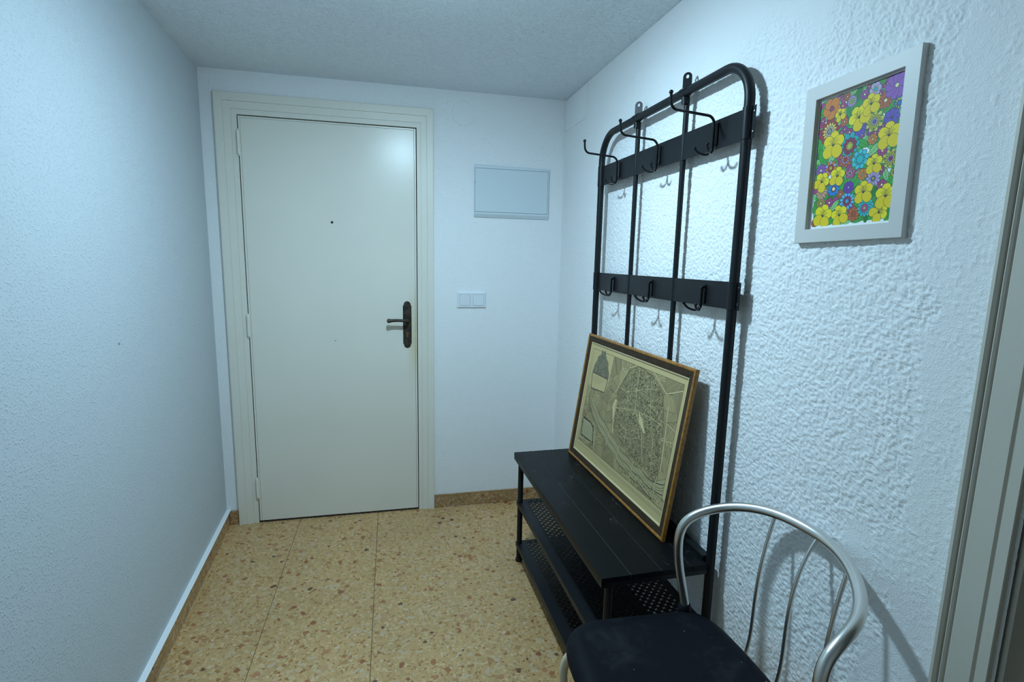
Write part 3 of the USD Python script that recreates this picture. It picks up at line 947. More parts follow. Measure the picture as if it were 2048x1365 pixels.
def oriented(name, label, cat, bl, yaw, lean=0.0, roll=0.0):
    """an Xform whose local x runs along the picture, y up it and z out of it"""
    a0 = np.array([math.sin(yaw), -math.cos(yaw), 0])
    n0 = np.array([-math.cos(yaw), -math.sin(yaw), 0])
    z0 = np.array([0, 0, 1.0])
    up = z0 * math.cos(lean) - n0 * math.sin(lean)
    n = n0 * math.cos(lean) + z0 * math.sin(lean)
    a = a0 * math.cos(roll) + up * math.sin(roll)
    up = up * math.cos(roll) - a0 * math.sin(roll)
    x = UsdGeom.Xform.Define(stage, numbered('/World', name))
    x.AddTransformOp().Set(Gf.Matrix4d(*a, 0, *up, 0, *n, 0, *map(float, bl), 1))
    return tag(x.GetPrim(), label, cat)


# ------------------------------------------------------------------ floral picture
def flower_print(W, H):
    rnd = random.Random(5)
    pr = Print()
    # plane map: print pixel positions noted from four corners of the sheet -> sheet coordinates
    src = np.array([(215, 405), (752, 208), (150, 1185), (655, 1160)], float)
    dst = np.array([(0, H), (W, H), (0, 0), (W, 0)], float)
    A = []
    for (x, y), (X, Y) in zip(src, dst):
        A += [[x, y, 1, 0, 0, 0, -X * x, -X * y, -X], [0, 0, 0, x, y, 1, -Y * x, -Y * y, -Y]]
    Hm = np.linalg.svd(np.array(A))[2][-1].reshape(3, 3)

    def at(x, y):
        p = Hm @ (x, y, 1)
        return p[0] / p[2], p[1] / p[2]

    INK = (0.035, 0.04, 0.045)
    covered = Polygon()
    page = sbox(0.004, 0.005, W - 0.0025, H - 0.004)
    LW = 0.00036

    def put(shapes):
        """shapes: (polygon, colour) from the top down"""
        nonlocal covered
        local = Polygon()
        for p, c in shapes:
            if not p.is_valid:
                p = p.buffer(0)
            q = p.intersection(page).difference(local).difference(covered)
            pr.add(q, c)
            local = local.union(p)
        covered = covered.union(local.intersection(page))

    def petal(cx, cy, a, r0, r1, wd, tip=0.0, n=14):
        """a rounded petal pointing in direction a"""
        t = np.linspace(0, math.pi, n)
        rr = (r1 - r0)
        x = r0 + rr * (1 - np.cos(t)) / 2
        y = wd * np.sin(t) ** (0.75 if tip <= 0 else 1.25)
        up = np.c_[x, y]
        dn = np.c_[x[::-1], -y[::-1]]
        p = np.vstack([up, dn[1:-1]])
        c, s = math.cos(a), math.sin(a)
        return Polygon(np.c_[cx + p[:, 0] * c - p[:, 1] * s, cy + p[:, 0] * s + p[:, 1] * c]).buffer(0)

    def ring(p):
        return p.buffer(LW) - p.buffer(-LW)

    def size(x, y, r):
        x0, y0 = at(x, y)
        x1, y1 = at(x + r, y)
        x2, y2 = at(x, y - r)
        return x0, y0, 0.5 * (math.hypot(x1 - x0, y1 - y0) + math.hypot(x2 - x0, y2 - y0))

    def daisy(x, y, r, n, col, cen=(0.75, 0.72, 0.38), cr=0.22, ring2=None, col2=None, rot=None, wide=1.0, tip=0):
        cx, cy, R = size(x, y, r)
        rot = rnd.random() * 6.28 if rot is None else rot
        sh = []
        if cr > 0:
            c = Point(cx, cy).buffer(R * cr, 10)
            sh += [(ring(c), INK), (c, cen)]
        if ring2:
            col_r, f, m = ring2
            for k in range(m):
                p = petal(cx, cy, rot + 6.283 * (k + 0.5) / m, R * cr * 0.9, R * f, R * f * 2.2 / m)
                sh += [(ring(p), INK), (p, col_r)]
        for k in range(n):
            p = petal(cx, cy, rot + 6.283 * k / n, R * 0.08, R, wide * R * 2.3 / n, tip)
            sh += [(ring(p), INK), (p, col2 if (col2 and k % 2) else col)]
        put(sh)

    def hibiscus(x, y, r, col=(0.80, 0.66, 0.01), up=1.57, dark=(0.72, 0.52, 0.01)):
        cx, cy, R = size(x, y, r)
        R *= 0.95
        hx, hy = cx + 0.18 * R * math.cos(up + 3.14), cy + 0.18 * R * math.sin(up + 3.14)
        sh = []
        for k in range(7):
            a = up + (k - 3) * 0.26
            l = LineString([(hx, hy), (hx + 0.6 * R * math.cos(a), hy + 0.6 * R * math.sin(a))]).buffer(LW * 1.1)
            sh.append((l, INK))
            sh.append((Point(hx + 0.66 * R * math.cos(a), hy + 0.66 * R * math.sin(a)).buffer(R * 0.025), INK))
        order = [(-2.35, 1.02, 0.50), (2.35, 1.02, 0.50), (-0.95, 1.0, 0.46), (0.95, 1.0, 0.46), (0.0, 1.05, 0.46)]
        for i, (da, rr, wd) in enumerate(order):
            p = petal(hx, hy, up + da, 0.02 * R, R * rr * 1.12, R * wd)
            sh += [(ring(p), INK), (p, dark if i < 2 else col)]
        put(sh)

    def leaf(x, y, r, ang, col, wd=0.42, veins=4):
        cx, cy, R = size(x, y, r)
        a = math.radians(ang)
        bx, by = cx - R * math.cos(a), cy - R * math.sin(a)
        p = petal(bx, by, a, 0, 2 * R, R * wd, tip=1)
        sh = [(LineString([(bx, by), (bx + 1.9 * R * math.cos(a), by + 1.9 * R * math.sin(a))]).buffer(LW * 0.8), INK)]
        for k in range(1, veins + 1):
            f = 2 * R * k / (veins + 1)
            for s in (-1, 1):
                b = a + s * 0.7
                o = (bx + f * math.cos(a), by + f * math.sin(a))
                sh.append((LineString([o, (o[0] + R * wd * 0.75 * math.cos(b), o[1] + R * wd * 0.75 * math.sin(b))]).buffer(LW * 0.5).intersection(p), INK))
        sh += [(ring(p), INK), (p, col)]
        put(sh)

    Y, GOLD = (0.80, 0.66, 0.01), (0.74, 0.54, 0.01)
    MAG, PUR, BLU = (0.36, 0.055, 0.19), (0.28, 0.10, 0.42), (0.13, 0.09, 0.42)
    ORA, RUST, RED = (0.62, 0.20, 0.03), (0.47, 0.12, 0.04), (0.36, 0.04, 0.04)
    LIL, OLI, TEA, CYA = (0.42, 0.32, 0.56), (0.38, 0.36, 0.05), (0.01, 0.36, 0.38), (0.05, 0.50, 0.56)
    G1, G2, G3 = (0.045, 0.36, 0.04), (0.26, 0.56, 0.20), (0.02, 0.20, 0.03)
    CRE = (0.78, 0.72, 0.36)
    # uppermost: the big blooms
    for x, y, r, up in ((520, 425, 58, 1.7), (445, 505, 66, 2.2), (335, 490, 34, 1.9), (630, 615, 76, 1.6), (295, 668, 70, 1.5), (540, 790, 55, 1.57), (320, 860, 50, 1.4),
                        (228, 893, 50, 1.0), (477, 960, 62, 1.6), (612, 988, 72, 1.57), (235, 1098, 60, 1.3), (332, 1098, 55, 1.9), (574, 1090, 58, 0.6)):
        hibiscus(x, y, r, Y if (x + y) % 3 else (0.80, 0.60, 0.01), up, GOLD)
    daisy(675, 318, 78, 9, PUR, CRE, 0.16, rot=0.3, wide=1.15)
    daisy(645, 515, 52, 8, BLU, (0.10, 0.06, 0.3), 0.05, wide=1.2)
    daisy(455, 582, 38, 8, BLU, (0.10, 0.06, 0.3), 0.05, wide=1.2)
    daisy(387, 935, 34, 7, (0.14, 0.04, 0.34), (0.6, 0.5, 0.7), 0.16, wide=1.3)
    daisy(222, 828, 34, 14, PUR, CRE, 0.2)
    daisy(284, 455, 56, 5, ORA, (0.25, 0.05, 0.10), 0.26, rot=0.9, wide=1.05)
    daisy(607, 410, 49, 11, RUST, CRE, 0.22, wide=1.1)
    daisy(455, 765, 56, 9, CYA, (0.02, 0.40, 0.42), 0.40, ring2=(TEA, 0.62, 9), wide=1.1)
    daisy(540, 538, 44, 12, OLI, (0.13, 0.08, 0.36), 0.27, ring2=((0.6, 0.58, 0.66), 0.45, 12))
    daisy(540, 535, 60, 9, (0.62, 0.60, 0.10), (0, 0, 0), 0, wide=0.9)
    daisy(640, 765, 42, 12, OLI, (0.25, 0.02, 0.10), 0.32, ring2=((0.6, 0.58, 0.66), 0.50, 12))
    daisy(640, 765, 56, 9, (0.58, 0.56, 0.10), (0, 0, 0), 0, wide=0.9)
    daisy(272, 592, 30, 14, (0.55, 0.42, 0.30), (0.22, 0.27, 0.20), 0.42, ring2=(RED, 0.5, 14))
    daisy(272, 592, 46, 14, (0.75, 0.62, 0.10), (0, 0, 0), 0, tip=1)
    daisy(270, 592, 68, 11, RED, (0, 0, 0), 0, wide=0.95)
    daisy(392, 683, 46, 10, (0.25, 0.03, 0.07), (0.45, 0.48, 0.05), 0.34, ring2=((0.7, 0.66, 0.10), 0.48, 12), wide=1.1)
    daisy(392, 672, 66, 9, TEA, (0, 0, 0), 0, wide=1.0)
    daisy(535, 885, 48, 11, LIL, (0.30, 0.30, 0.10), 0.22, ring2=((0.12, 0.08, 0.34), 0.32, 10), wide=1.1)
    daisy(545, 340, 38, 6, (0.50, 0.38, 0.60), (0.01, 0.38, 0.38), 0.28, ring2=(CRE, 0.45, 10), wide=1.2)
    daisy(298, 942, 38, 9, (0.01, 0.22, 0.62), CRE, 0.28, ring2=((0.32, 0.06, 0.06), 0.46, 10), wide=1.2)
    daisy(690, 428, 20, 8, (0.01, 0.18, 0.50), (0.01, 0.18, 0.50), 0.5)
    daisy(694, 424, 30, 10, (0.75, 0.56, 0.02), (0, 0, 0), 0)
    daisy(698, 418, 42, 12, (0.01, 0.25, 0.58), (0, 0, 0), 0)
    daisy(378, 1018, 30, 12, (0.30, 0.03, 0.10), (0.03, 0.34, 0.42), 0.40)
    daisy(378, 1018, 50, 12, (0.10, 0.45, 0.72), (0, 0, 0), 0, wide=0.95)
    daisy(484, 1064, 26, 8, (0.45, 0.08, 0.20), (0.35, 0.42, 0.22), 0.34, tip=1)
    daisy(488, 1062, 42, 12, (0.02, 0.42, 0.46), (0, 0, 0), 0)
    daisy(490, 1060, 54, 13, (0.05, 0.50, 0.50), (0, 0, 0), 0, wide=1.2)
    daisy(418, 1098, 42, 8, RUST, (0.36, 0.08, 0.03), 0.34, wide=1.15)
    daisy(227, 962, 38, 11, (0.56, 0.30, 0.19), (0.5, 0.42, 0.3), 0.14)
    daisy(222, 1028, 31, 16, (0.38, 0.29, 0.04), CRE, 0.2)
    daisy(715, 365, 27, 14, (0.38, 0.32, 0.05), (0.25, 0.28, 0.03), 0.2)
    daisy(280, 815, 40, 11, ORA, (0.42, 0.38, 0.05), 0.26, col2=LIL, ring2=(RED, 0.55, 10))
    daisy(368, 765, 46, 11, RUST, (0.30, 0.05, 0.03), 0.3, col2=(0.36, 0.10, 0.10), ring2=(LIL, 0.5, 9))
    daisy(470, 858, 33, 8, ORA, (0.5, 0.2, 0.06), 0.22, ring2=(CRE, 0.36, 10), wide=1.15)
    daisy(338, 975, 24, 10, RUST, CRE, 0.2)
    daisy(530, 645, 31, 8, ORA, CRE, 0.2, wide=1.1)
    daisy(360, 535, 25, 8, (0.55, 0.12, 0.04), CRE, 0.2, wide=1.1)
    daisy(377, 385, 22, 10, RUST, CRE, 0.2)
    daisy(405, 412, 15, 8, (0.62, 0.60, 0.05), (0.1, 0.35, 0.08), 0.45)
    daisy(405, 412, 32, 16, LIL, (0, 0, 0), 0)
    daisy(394, 848, 15, 6, (0.55, 0.45, 0.52), (0.3, 0.05, 0.12), 0.5)
    daisy(396, 850, 32, 5, (0.40, 0.10, 0.20), (0, 0, 0), 0, rot=1.57, wide=0.9)
    daisy(186, 1145, 24, 12, RUST, (0.12, 0.06, 0.26), 0.45)
    daisy(668, 850, 30, 14, (0.70, 0.55, 0.03), (0.10, 0.05, 0.25), 0.5, tip=1)
    daisy(700, 330, 10, 6, PUR, CRE, 0.2)
    for x, y, r in ((480, 372, 27), (508, 325, 15), (622, 285, 17), (575, 370, 22), (600, 322, 14), (665, 384, 20), (350, 440, 22), (330, 393, 16), (345, 378, 12), (232, 530, 19), (390, 600, 23), (362, 582, 18),
                    (345, 600, 16), (495, 570, 18), (510, 602, 20), (545, 607, 20), (592, 565, 17), (465, 617, 20), (602, 590, 15), (570, 590, 15), (590, 716, 33), (585, 832, 22), (587, 925, 32), (257, 908, 17),
                    (272, 1025, 27), (222, 625, 15), (238, 640, 14), (430, 600, 14), (215, 600, 13), (420, 618, 16), (300, 790, 10), (640, 372, 12)):
        daisy(x, y, r, 6, MAG if (x * 7 + y) % 4 else (0.30, 0.06, 0.28), CRE, 0.24, wide=1.05)
    # foliage beneath
    for x, y, r, a, c in ((442, 372, 46, 68, G3), (470, 360, 30, 60, G2), (440, 425, 50, 62, (0.05, 0.28, 0.06)), (392, 480, 44, 115, (0.03, 0.26, 0.06)), (468, 668, 46, 150, G1), (542, 705, 50, 40, G2), (525, 720, 26, 40, (0.10, 0.36, 0.12)),
                          (632, 440, 46, 55, G1), (702, 470, 38, 35, G2), (708, 560, 46, 80, G1), (706, 620, 46, 85, G3), (675, 665, 42, 60, G1), (655, 690, 25, 60, G3), (228, 748, 44, 110, G1), (292, 742, 46, 60, G2), (362, 800, 42, 50, G1), (600, 290, 26, 30, G1),
                          (610, 862, 42, 110, G2), (645, 892, 52, 60, G1), (665, 920, 40, 80, G1), (640, 918, 26, 0, G2), (428, 895, 60, 50, (0.05, 0.34, 0.06)), (400, 900, 45, 110, (0.08, 0.38, 0.10)), (285, 988, 42, 40, G3), (302, 1045, 38, 50, G2), (436, 1028, 36, 110, G1),
                          (528, 980, 48, 55, G3), (636, 1080, 48, 60, (0.03, 0.27, 0.05)), (628, 1125, 34, 40, G1), (272, 1140, 42, 10, G1), (300, 1125, 30, 80, G2), (375, 1140, 42, 20, G2), (440, 1132, 42, 10, G1), (492, 1130, 26, 80, G3), (188, 1050, 34, 75, G1), (195, 1075, 26, 60, G2),
                          (216, 680, 40, 80, G1), (210, 720, 34, 80, G3), (425, 345, 26, 60, G2), (405, 360, 22, 80, G2), (250, 520, 18, 60, G2), (240, 475, 18, 30, G2), (300, 560, 20, 60, G2), (420, 640, 26, 60, G1), (345, 640, 22, 60, G1), (500, 640, 22, 60, G2),
                          (560, 660, 24, 60, G1), (690, 560, 26, 60, G2), (615, 670, 24, 60, G1), (430, 820, 26, 60, G1), (500, 835, 26, 60, G1), (560, 860, 22, 60, G1), (345, 900, 26, 60, G1), (230, 790, 22, 60, G1), (310, 700, 24, 60, G2), (420, 960, 26, 60, G1),
                          (445, 985, 26, 60, G2), (540, 1020, 26, 60, G1), (330, 1020, 24, 60, G1), (560, 930, 24, 60, G2), (250, 1050, 24, 60, G2), (200, 1000, 24, 80, G1), (215, 920, 22, 80, G1), (505, 390, 22, 80, G1), (560, 470, 22, 60, G1), (620, 480, 24, 60, G1), (735, 440, 22, 80, G2), (385, 560, 22, 40, G1)):
        leaf(x, y, r, a, c)
    # what the blooms leave open inside the drawing is more foliage
    inner = unary_union([Point(*at(x, y)).buffer(0.010) for x, y in ((240, 440), (440, 370), (700, 270), (720, 560), (690, 800), (655, 1090), (500, 1110), (330, 1120), (200, 1120), (200, 950), (215, 760), (230, 600), (480, 700), (480, 500), (420, 900), (600, 400), (600, 950))]).convex_hull
    rest = inner.difference(covered)
    tones = [G1, G1, (0.10, 0.42, 0.10), (0.20, 0.52, 0.16), (0.05, 0.30, 0.06), MAG, (0.80, 0.81, 0.80)]
    pts = np.array([(rnd.uniform(-0.02, W + 0.02), rnd.uniform(-0.02, H + 0.02)) for _ in range(420)])
    vor = Voronoi(np.vstack([pts, [(-2, -2), (3, -2), (3, 3), (-2, 3)]]))
    for i in range(len(pts)):
        reg = vor.regions[vor.point_region[i]]
        if -1 in reg or not reg:
            continue
        g = Polygon(vor.vertices[reg]).intersection(rest)
        if not g.is_empty:
            pr.add(g.buffer(-LW * 0.7), tones[rnd.randrange(7)])
            pr.add(g - g.buffer(-LW * 0.7), INK)
    pr.add(sbox(0.0, 0.0, W, H).difference(covered.union(inner)), (0.80, 0.81, 0.80))
    return pr.mesh()


def floral_picture():
    W, H, T = 0.2640, 0.3403, 0.0145
    t = oriented('flower_picture', 'coloured flower drawing in a white frame hung on the stucco wall', 'picture', (1.7762, -1.7306, 1.4390), 0.0184, 0.0, 0.018)
    # frame rails seen as one mitred frame
    prof = [(0, 0), (0.0006, T - 0.0006), (0.0012, T), (0.0296, T), (0.0302, T - 0.0006), (0.0302, 0.0045), (0.027, 0.0045), (0.027, 0.0)]
    obj('frame', frame_rails(W, H, prof), MAT['frame_white'], t, smooth=False)
    obj('back_board', box(0.006, W - 0.006, 0.006, H - 0.006, 0.0006, 0.0035), MAT['backing'], t, smooth=False)
    m, c = flower_print(W - 0.0600, H - 0.0600)
    m.apply_translation((0.0300, 0.0300, 0.0042))
    obj('flower_print', m, MAT['tint'], t, smooth=False, tint=c, label='sheet of many coloured blossoms and green leaves')


floral_picture()


# ------------------------------------------------------------------ the old engraved town plan
def map_print(W, H):
    """W x H sheet; returns mesh and colours"""
    rng = np.random.default_rng(11)
    pr = Print()
    PAPER, MID, INK, DK, LT = (0.560, 0.430, 0.205), (0.450, 0.348, 0.168), (0.040, 0.032, 0.020), (0.120, 0.094, 0.050), (0.640, 0.510, 0.260)
    z1, z2, z3, z4 = 0.00006, 0.00012, 0.00018, 0.00024
    pr.add(sbox(0, 0, W, H), PAPER)
    X0, X1, Y0, Y1 = 0.020, W - 0.017, 0.046, H - 0.020
    plan = sbox(X0, Y0, X1, Y1)
    P2 = lambda pts: Polygon(pts).buffer(0).intersection(plan)
    # coordinates below are in the frame's plane, shifted to the sheet
    ox, oy = 0.0415, 0.0335
    fx = W / 0.7285
    S = lambda pts: [((x - ox) * fx, y - oy) for x, y in pts]
    city = P2(S([(0.345, 0.235), (0.335, 0.300), (0.350, 0.380), (0.400, 0.455), (0.475, 0.482), (0.560, 0.470), (0.640, 0.430), (0.672, 0.360), (0.690, 0.270), (0.705, 0.195), (0.690, 0.150), (0.620, 0.165), (0.560, 0.170), (0.480, 0.185), (0.410, 0.205)]))
    river = P2(S([(0.085, 0.335), (0.105, 0.335), (0.150, 0.280), (0.215, 0.240), (0.290, 0.215), (0.370, 0.190), (0.450, 0.165), (0.560, 0.152), (0.680, 0.138), (0.775, 0.190), (0.775, 0.075), (0.700, 0.086), (0.600, 0.092), (0.500, 0.100), (0.420, 0.115), (0.330, 0.140), (0.250, 0.175), (0.170, 0.215), (0.100, 0.270)]))
    blank = P2(S([(0.06, 0.52), (0.06, 0.335), (0.10, 0.320), (0.235, 0.325), (0.250, 0.380), (0.262, 0.520)]))
    low = P2(S([(0.060, 0.185), (0.150, 0.190), (0.215, 0.165), (0.225, 0.105), (0.060, 0.085)]))
    country = plan.difference(unary_union([city, river, blank, low]))
    pr.add(country, MID, z1)
    pr.add(river, (0.43, 0.35, 0.18), z1)
    # fields: strips in many directions
    pts = np.c_[rng.uniform(X0, X1, 150), rng.uniform(Y0, Y1, 150)]
    far = np.array([(-2, -2), (3, -2), (3, 3), (-2, 3)])
    vor = Voronoi(np.vstack([pts, far]))
    for i in range(len(pts)):
        reg = vor.regions[vor.point_region[i]]
        if -1 in reg or not reg:
            continue
        cell = Polygon(vor.vertices[reg]).buffer(-0.0008).intersection(country)
        if cell.is_empty:
            continue
        tone = rng.uniform(0.75, 1.12)
        pr.add(cell, tuple(tone * c for c in MID), z2)
        a = rng.uniform(0, 180) if rng.random() < 0.4 else rng.choice([20, 35, 110, 125])
        stp = rng.uniform(0.0032, 0.0072)
        b = cell.bounds
        c = ((b[0] + b[2]) / 2, (b[1] + b[3]) / 2)
        R = math.hypot(b[2] - b[0], b[3] - b[1]) / 2
        for k in np.arange(-R, R, stp):
            ln = affinity.rotate(sbox(c[0] - R, c[1] + k, c[0] + R, c[1] + k + rng.uniform(0.0007, 0.0016)), a, origin=c)
            pr.add(ln.intersection(cell), DK if rng.random() < 0.5 else INK, z3)
        pr.add(cell.buffer(0.0004) - cell.buffer(-0.0006), DK if rng.random() < 0.65 else LT, z3 + 0.00002)
    # the town: blocks between pale streets
    pr.add(city.buffer(0.004), (0.46, 0.375, 0.19), z2)
    pr.add(city.buffer(0.0052) - city.buffer(0.0040), INK, z2 + 0.00002)
    seeds = np.array(S([(0.40, 0.42), (0.46, 0.44), (0.53, 0.43), (0.61, 0.40), (0.39, 0.34), (0.45, 0.36), (0.52, 0.37), (0.60, 0.33), (0.38, 0.26), (0.44, 0.28), (0.52, 0.27), (0.61, 0.27), (0.67, 0.27), (0.45, 0.21), (0.54, 0.205), (0.63, 0.20), (0.67, 0.18)]))
    vor = Voronoi(np.vstack([seeds, far * 2]))
    avenue = unary_union([LineString(S(l)).buffer(w) for l, w in (([(0.47, 0.482), (0.475, 0.40), (0.495, 0.33), (0.56, 0.27), (0.60, 0.18)], 0.0022), ([(0.345, 0.30), (0.42, 0.315), (0.495, 0.33), (0.60, 0.335), (0.68, 0.33)], 0.0018),
                                                                 ([(0.41, 0.455), (0.42, 0.38), (0.44, 0.30), (0.46, 0.19)], 0.0016), ([(0.56, 0.47), (0.575, 0.40), (0.60, 0.335), (0.64, 0.26), (0.66, 0.17)], 0.0016), ([(0.35, 0.38), (0.42, 0.38), (0.50, 0.41), (0.62, 0.44)], 0.0014))])
    square = Polygon(S([(0.520, 0.335), (0.548, 0.312), (0.585, 0.275), (0.575, 0.270), (0.530, 0.300)]))
    for i in range(len(seeds)):
        reg = vor.regions[vor.point_region[i]]
        if -1 in reg or not reg:
            continue
        dist = Polygon(vor.vertices[reg]).intersection(city).buffer(-0.0007).difference(avenue).difference(square)
        if dist.is_empty:
            continue
        c = dist.centroid
        ang = rng.uniform(-40, 40)
        y = -0.09
        while y < 0.09:
            h = rng.uniform(0.0055, 0.0105)
            x = -0.09
            while x < 0.09:
                w = rng.uniform(0.006, 0.024)
                j = rng.uniform(-0.0009, 0.0009, 8)
                q = [(x + j[0], y + j[1]), (x + w + j[2], y + j[3]), (x + w + j[4], y + h + j[5]), (x + j[6], y + h + j[7])]
                blk = affinity.translate(affinity.rotate(Polygon(q).buffer(-0.0009), ang, origin=(0, 0)), c.x, c.y).intersection(dist)
                x += w
                if blk.is_empty or blk.area < 5e-6:
                    continue
                tone = rng.uniform(0.45, 1.35)
                pr.add(blk, tuple(tone * k for k in (0.230, 0.180, 0.090)), z3)
                pr.add(blk - blk.buffer(-0.0008), INK if rng.random() < 0.6 else DK, z4)
                if rng.random() < 0.5:
                    p = blk.representative_point()
                    a, b = rng.uniform(0.0008, 0.0026, 2)
                    pr.add(sbox(p.x - a, p.y - b, p.x + a, p.y + b).intersection(blk), LT if rng.random() < 0.5 else INK, z4 + 0.00002)
            y += h
    pr.add(Polygon(S([(0.330, 0.330), (0.348, 0.330), (0.350, 0.240), (0.362, 0.200), (0.352, 0.205), (0.338, 0.255), (0.318, 0.300)])), LT, z4)
    pr.add(square, LT, z4)
    # roads outside and the ring road
    for l, w in (([(0.395, 0.500), (0.398, 0.468), (0.480, 0.500), (0.570, 0.486), (0.665, 0.435), (0.765, 0.470)], 0.0018), ([(0.398, 0.468), (0.345, 0.390), (0.300, 0.330)], 0.0018), ([(0.690, 0.400), (0.705, 0.300), (0.715, 0.190)], 0.0024),
                 ([(0.695, 0.345), (0.770, 0.330)], 0.0015), ([(0.690, 0.285), (0.775, 0.300)], 0.0015)):
        b = LineString(S(l)).buffer(w).intersection(plan)
        pr.add(b, LT, z4)
        pr.add(b.buffer(0.0008).intersection(plan) - b, DK, z4)
    # river channels and the bridges
    for k in range(7):
        f = k / 6
        l = [(0.10 - 0.005 * f, 0.325 - 0.045 * f), (0.20 - 0.02 * f, 0.245 - 0.045 * f), (0.33 - 0.01 * f, 0.20 - 0.05 * f), (0.47, 0.158 - 0.05 * f), (0.60, 0.146 - 0.05 * f), (0.70, 0.142 - 0.055 * f), (0.775, 0.18 - 0.09 * f)]
        q = spline(S(l), 40)
        q[:, 1] += 0.002 * np.sin(q[:, 0] * 60 + k * 2)
        pr.add(LineString(q).buffer(0.0006 if k % 3 else 0.0012).intersection(plan), DK if k % 3 else INK, z3)
    for l in ([(0.125, 0.300), (0.150, 0.275)], [(0.335, 0.205), (0.320, 0.140)], [(0.425, 0.175), (0.420, 0.110)], [(0.545, 0.158), (0.535, 0.090)], [(0.700, 0.150), (0.702, 0.080)]):
        b = LineString(S(l)).buffer(0.0018)
        pr.add(b, LT, z4)
        pr.add(b.buffer(0.0008) - b, INK, z4)
    for _ in range(90):
        x, y = rng.uniform(0.45, 0.775), rng.uniform(0.082, 0.125)
        b = Point(*S([(x, y)])[0]).buffer(rng.uniform(0.001, 0.0026), 4).intersection(plan)
        pr.add(b, DK, z3)
    # corner panel with its trophy and text, lower-left panel, right-hand inset
    foot = np.array(S([(0.088, 0.392), (0.240, 0.392), (0.238, 0.410), (0.222, 0.430), (0.216, 0.452), (0.196, 0.462), (0.182, 0.480), (0.172, 0.494), (0.158, 0.486), (0.146, 0.492), (0.136, 0.470), (0.118, 0.460), (0.112, 0.440), (0.098, 0.425)]))
    fig = Polygon(foot).buffer(0.002)
    pr.add(fig, (0.17, 0.15, 0.095), z3)
    for _ in range(110):
        x, y = rng.uniform(*foot[:, 0][[0, 1]]), rng.uniform(foot[:, 1].min(), foot[:, 1].max())
        a = rng.uniform(0, 180)
        s = affinity.rotate(affinity.scale(Point(x, y).buffer(0.004, 4), 1, 0.35), a)
        pr.add(s.intersection(fig), [(0.42, 0.36, 0.20), (0.10, 0.085, 0.05), (0.28, 0.24, 0.13)][rng.integers(3)], z4)
    card = Polygon(S([(0.090, 0.385), (0.235, 0.385), (0.228, 0.332), (0.100, 0.322)]))
    pr.add(card.buffer(0.005) - card, DK, z3)
    pr.add(card, PAPER, z3)
    for k in range(5):
        y = 0.377 - 0.006 * k
        x = 0.104
        while x < 0.220 - 0.012 * k:
            w = rng.uniform(0.002, 0.009)
            pr.add(sbox(*S([(x, y - 0.0010)])[0], *S([(x + w, y + 0.0008)])[0]), (0.30, 0.24, 0.12), z4)
            x += w + 0.0025
    c2 = Polygon(S([(0.078, 0.178), (0.150, 0.178), (0.185, 0.165), (0.200, 0.112), (0.085, 0.110)]))
    pr.add(low, (0.42, 0.34, 0.17), z1)
    pr.add(c2.buffer(0.008) - c2, DK, z3)
    for _ in range(70):
        q = c2.buffer(0.006).exterior.interpolate(rng.uniform(0, 1), normalized=True)
        pr.add(Point(q.x, q.y).buffer(rng.uniform(0.0015, 0.0045), 4), [INK, DK, (0.3, 0.25, 0.13)][rng.integers(3)], z4)
    pr.add(c2, (0.45, 0.385, 0.22), z4)
    for k in range(5):
        x = 0.083 + 0.023 * k
        pr.add(Polygon(S([(x, 0.115), (x + 0.016, 0.115), (x + 0.014, 0.170), (x, 0.172)])).intersection(c2), (0.36, 0.305, 0.17), z4 + 0.00004)
    inset = sbox(*S([(0.708, 0.078)])[0], *S([(0.768, 0.112)])[0])
    pr.add(inset, MID, z4)
    pr.add(inset - inset.buffer(-0.0012), INK, z4 + 0.00004)
    for k in range(24):
        x, y = rng.uniform(0.712, 0.764), rng.uniform(0.081, 0.109)
        pr.add(sbox(*S([(x, y)])[0], *S([(x + 0.003, y + 0.0022)])[0]), INK, z4 + 0.00004)
    # banner along the top with pale capitals, and the line of print under the plan
    ban = sbox(*S([(0.262, 0.5045)])[0], *S([(0.776, 0.5175)])[0])
    pr.add(ban, DK, z4)
    lt = meshkit.text_mesh('VALENTIA EDETANORUM VULGO DEL CID DELINEATA', 0.0078, 0.00002)
    sx = 0.500 / (lt.bounds[1][0] - lt.bounds[0][0])
    lt.apply_scale((sx, 1, 1))
    x, y = S([(0.269, 0.5072)])[0]
    lt.apply_translation((x - lt.bounds[0][0], y, z4 + 0.00004))
    pr.V.append(np.array(lt.vertices)); pr.F.append(np.array(lt.faces) + pr.n); pr.C.append(np.tile((0.55, 0.46, 0.25), (len(lt.vertices), 1))); pr.n += len(lt.vertices)
    x = 0.075
    while x < 0.255:
        w = rng.uniform(0.002, 0.006)
        pr.add(sbox(*S([(x, 0.503)])[0], *S([(x + w, 0.509)])[0]), (0.42, 0.34, 0.175), z3)
        x += w + 0.0015
    pr.add(plan.buffer(0.0008) - plan.buffer(-0.0006), DK, z4)
    x = 0.30
    while x < 0.765:
        w = rng.uniform(0.003, 0.010)
        pr.add(sbox(*S([(x, 0.0585)])[0], *S([(x + w, 0.0608)])[0]), (0.30, 0.24, 0.12), z3)
        x += w + 0.0025
    pr.add(sbox(*S([(0.062, 0.0655)])[0], *S([(0.770, 0.0664)])[0]), DK, z3)
    return pr.mesh()


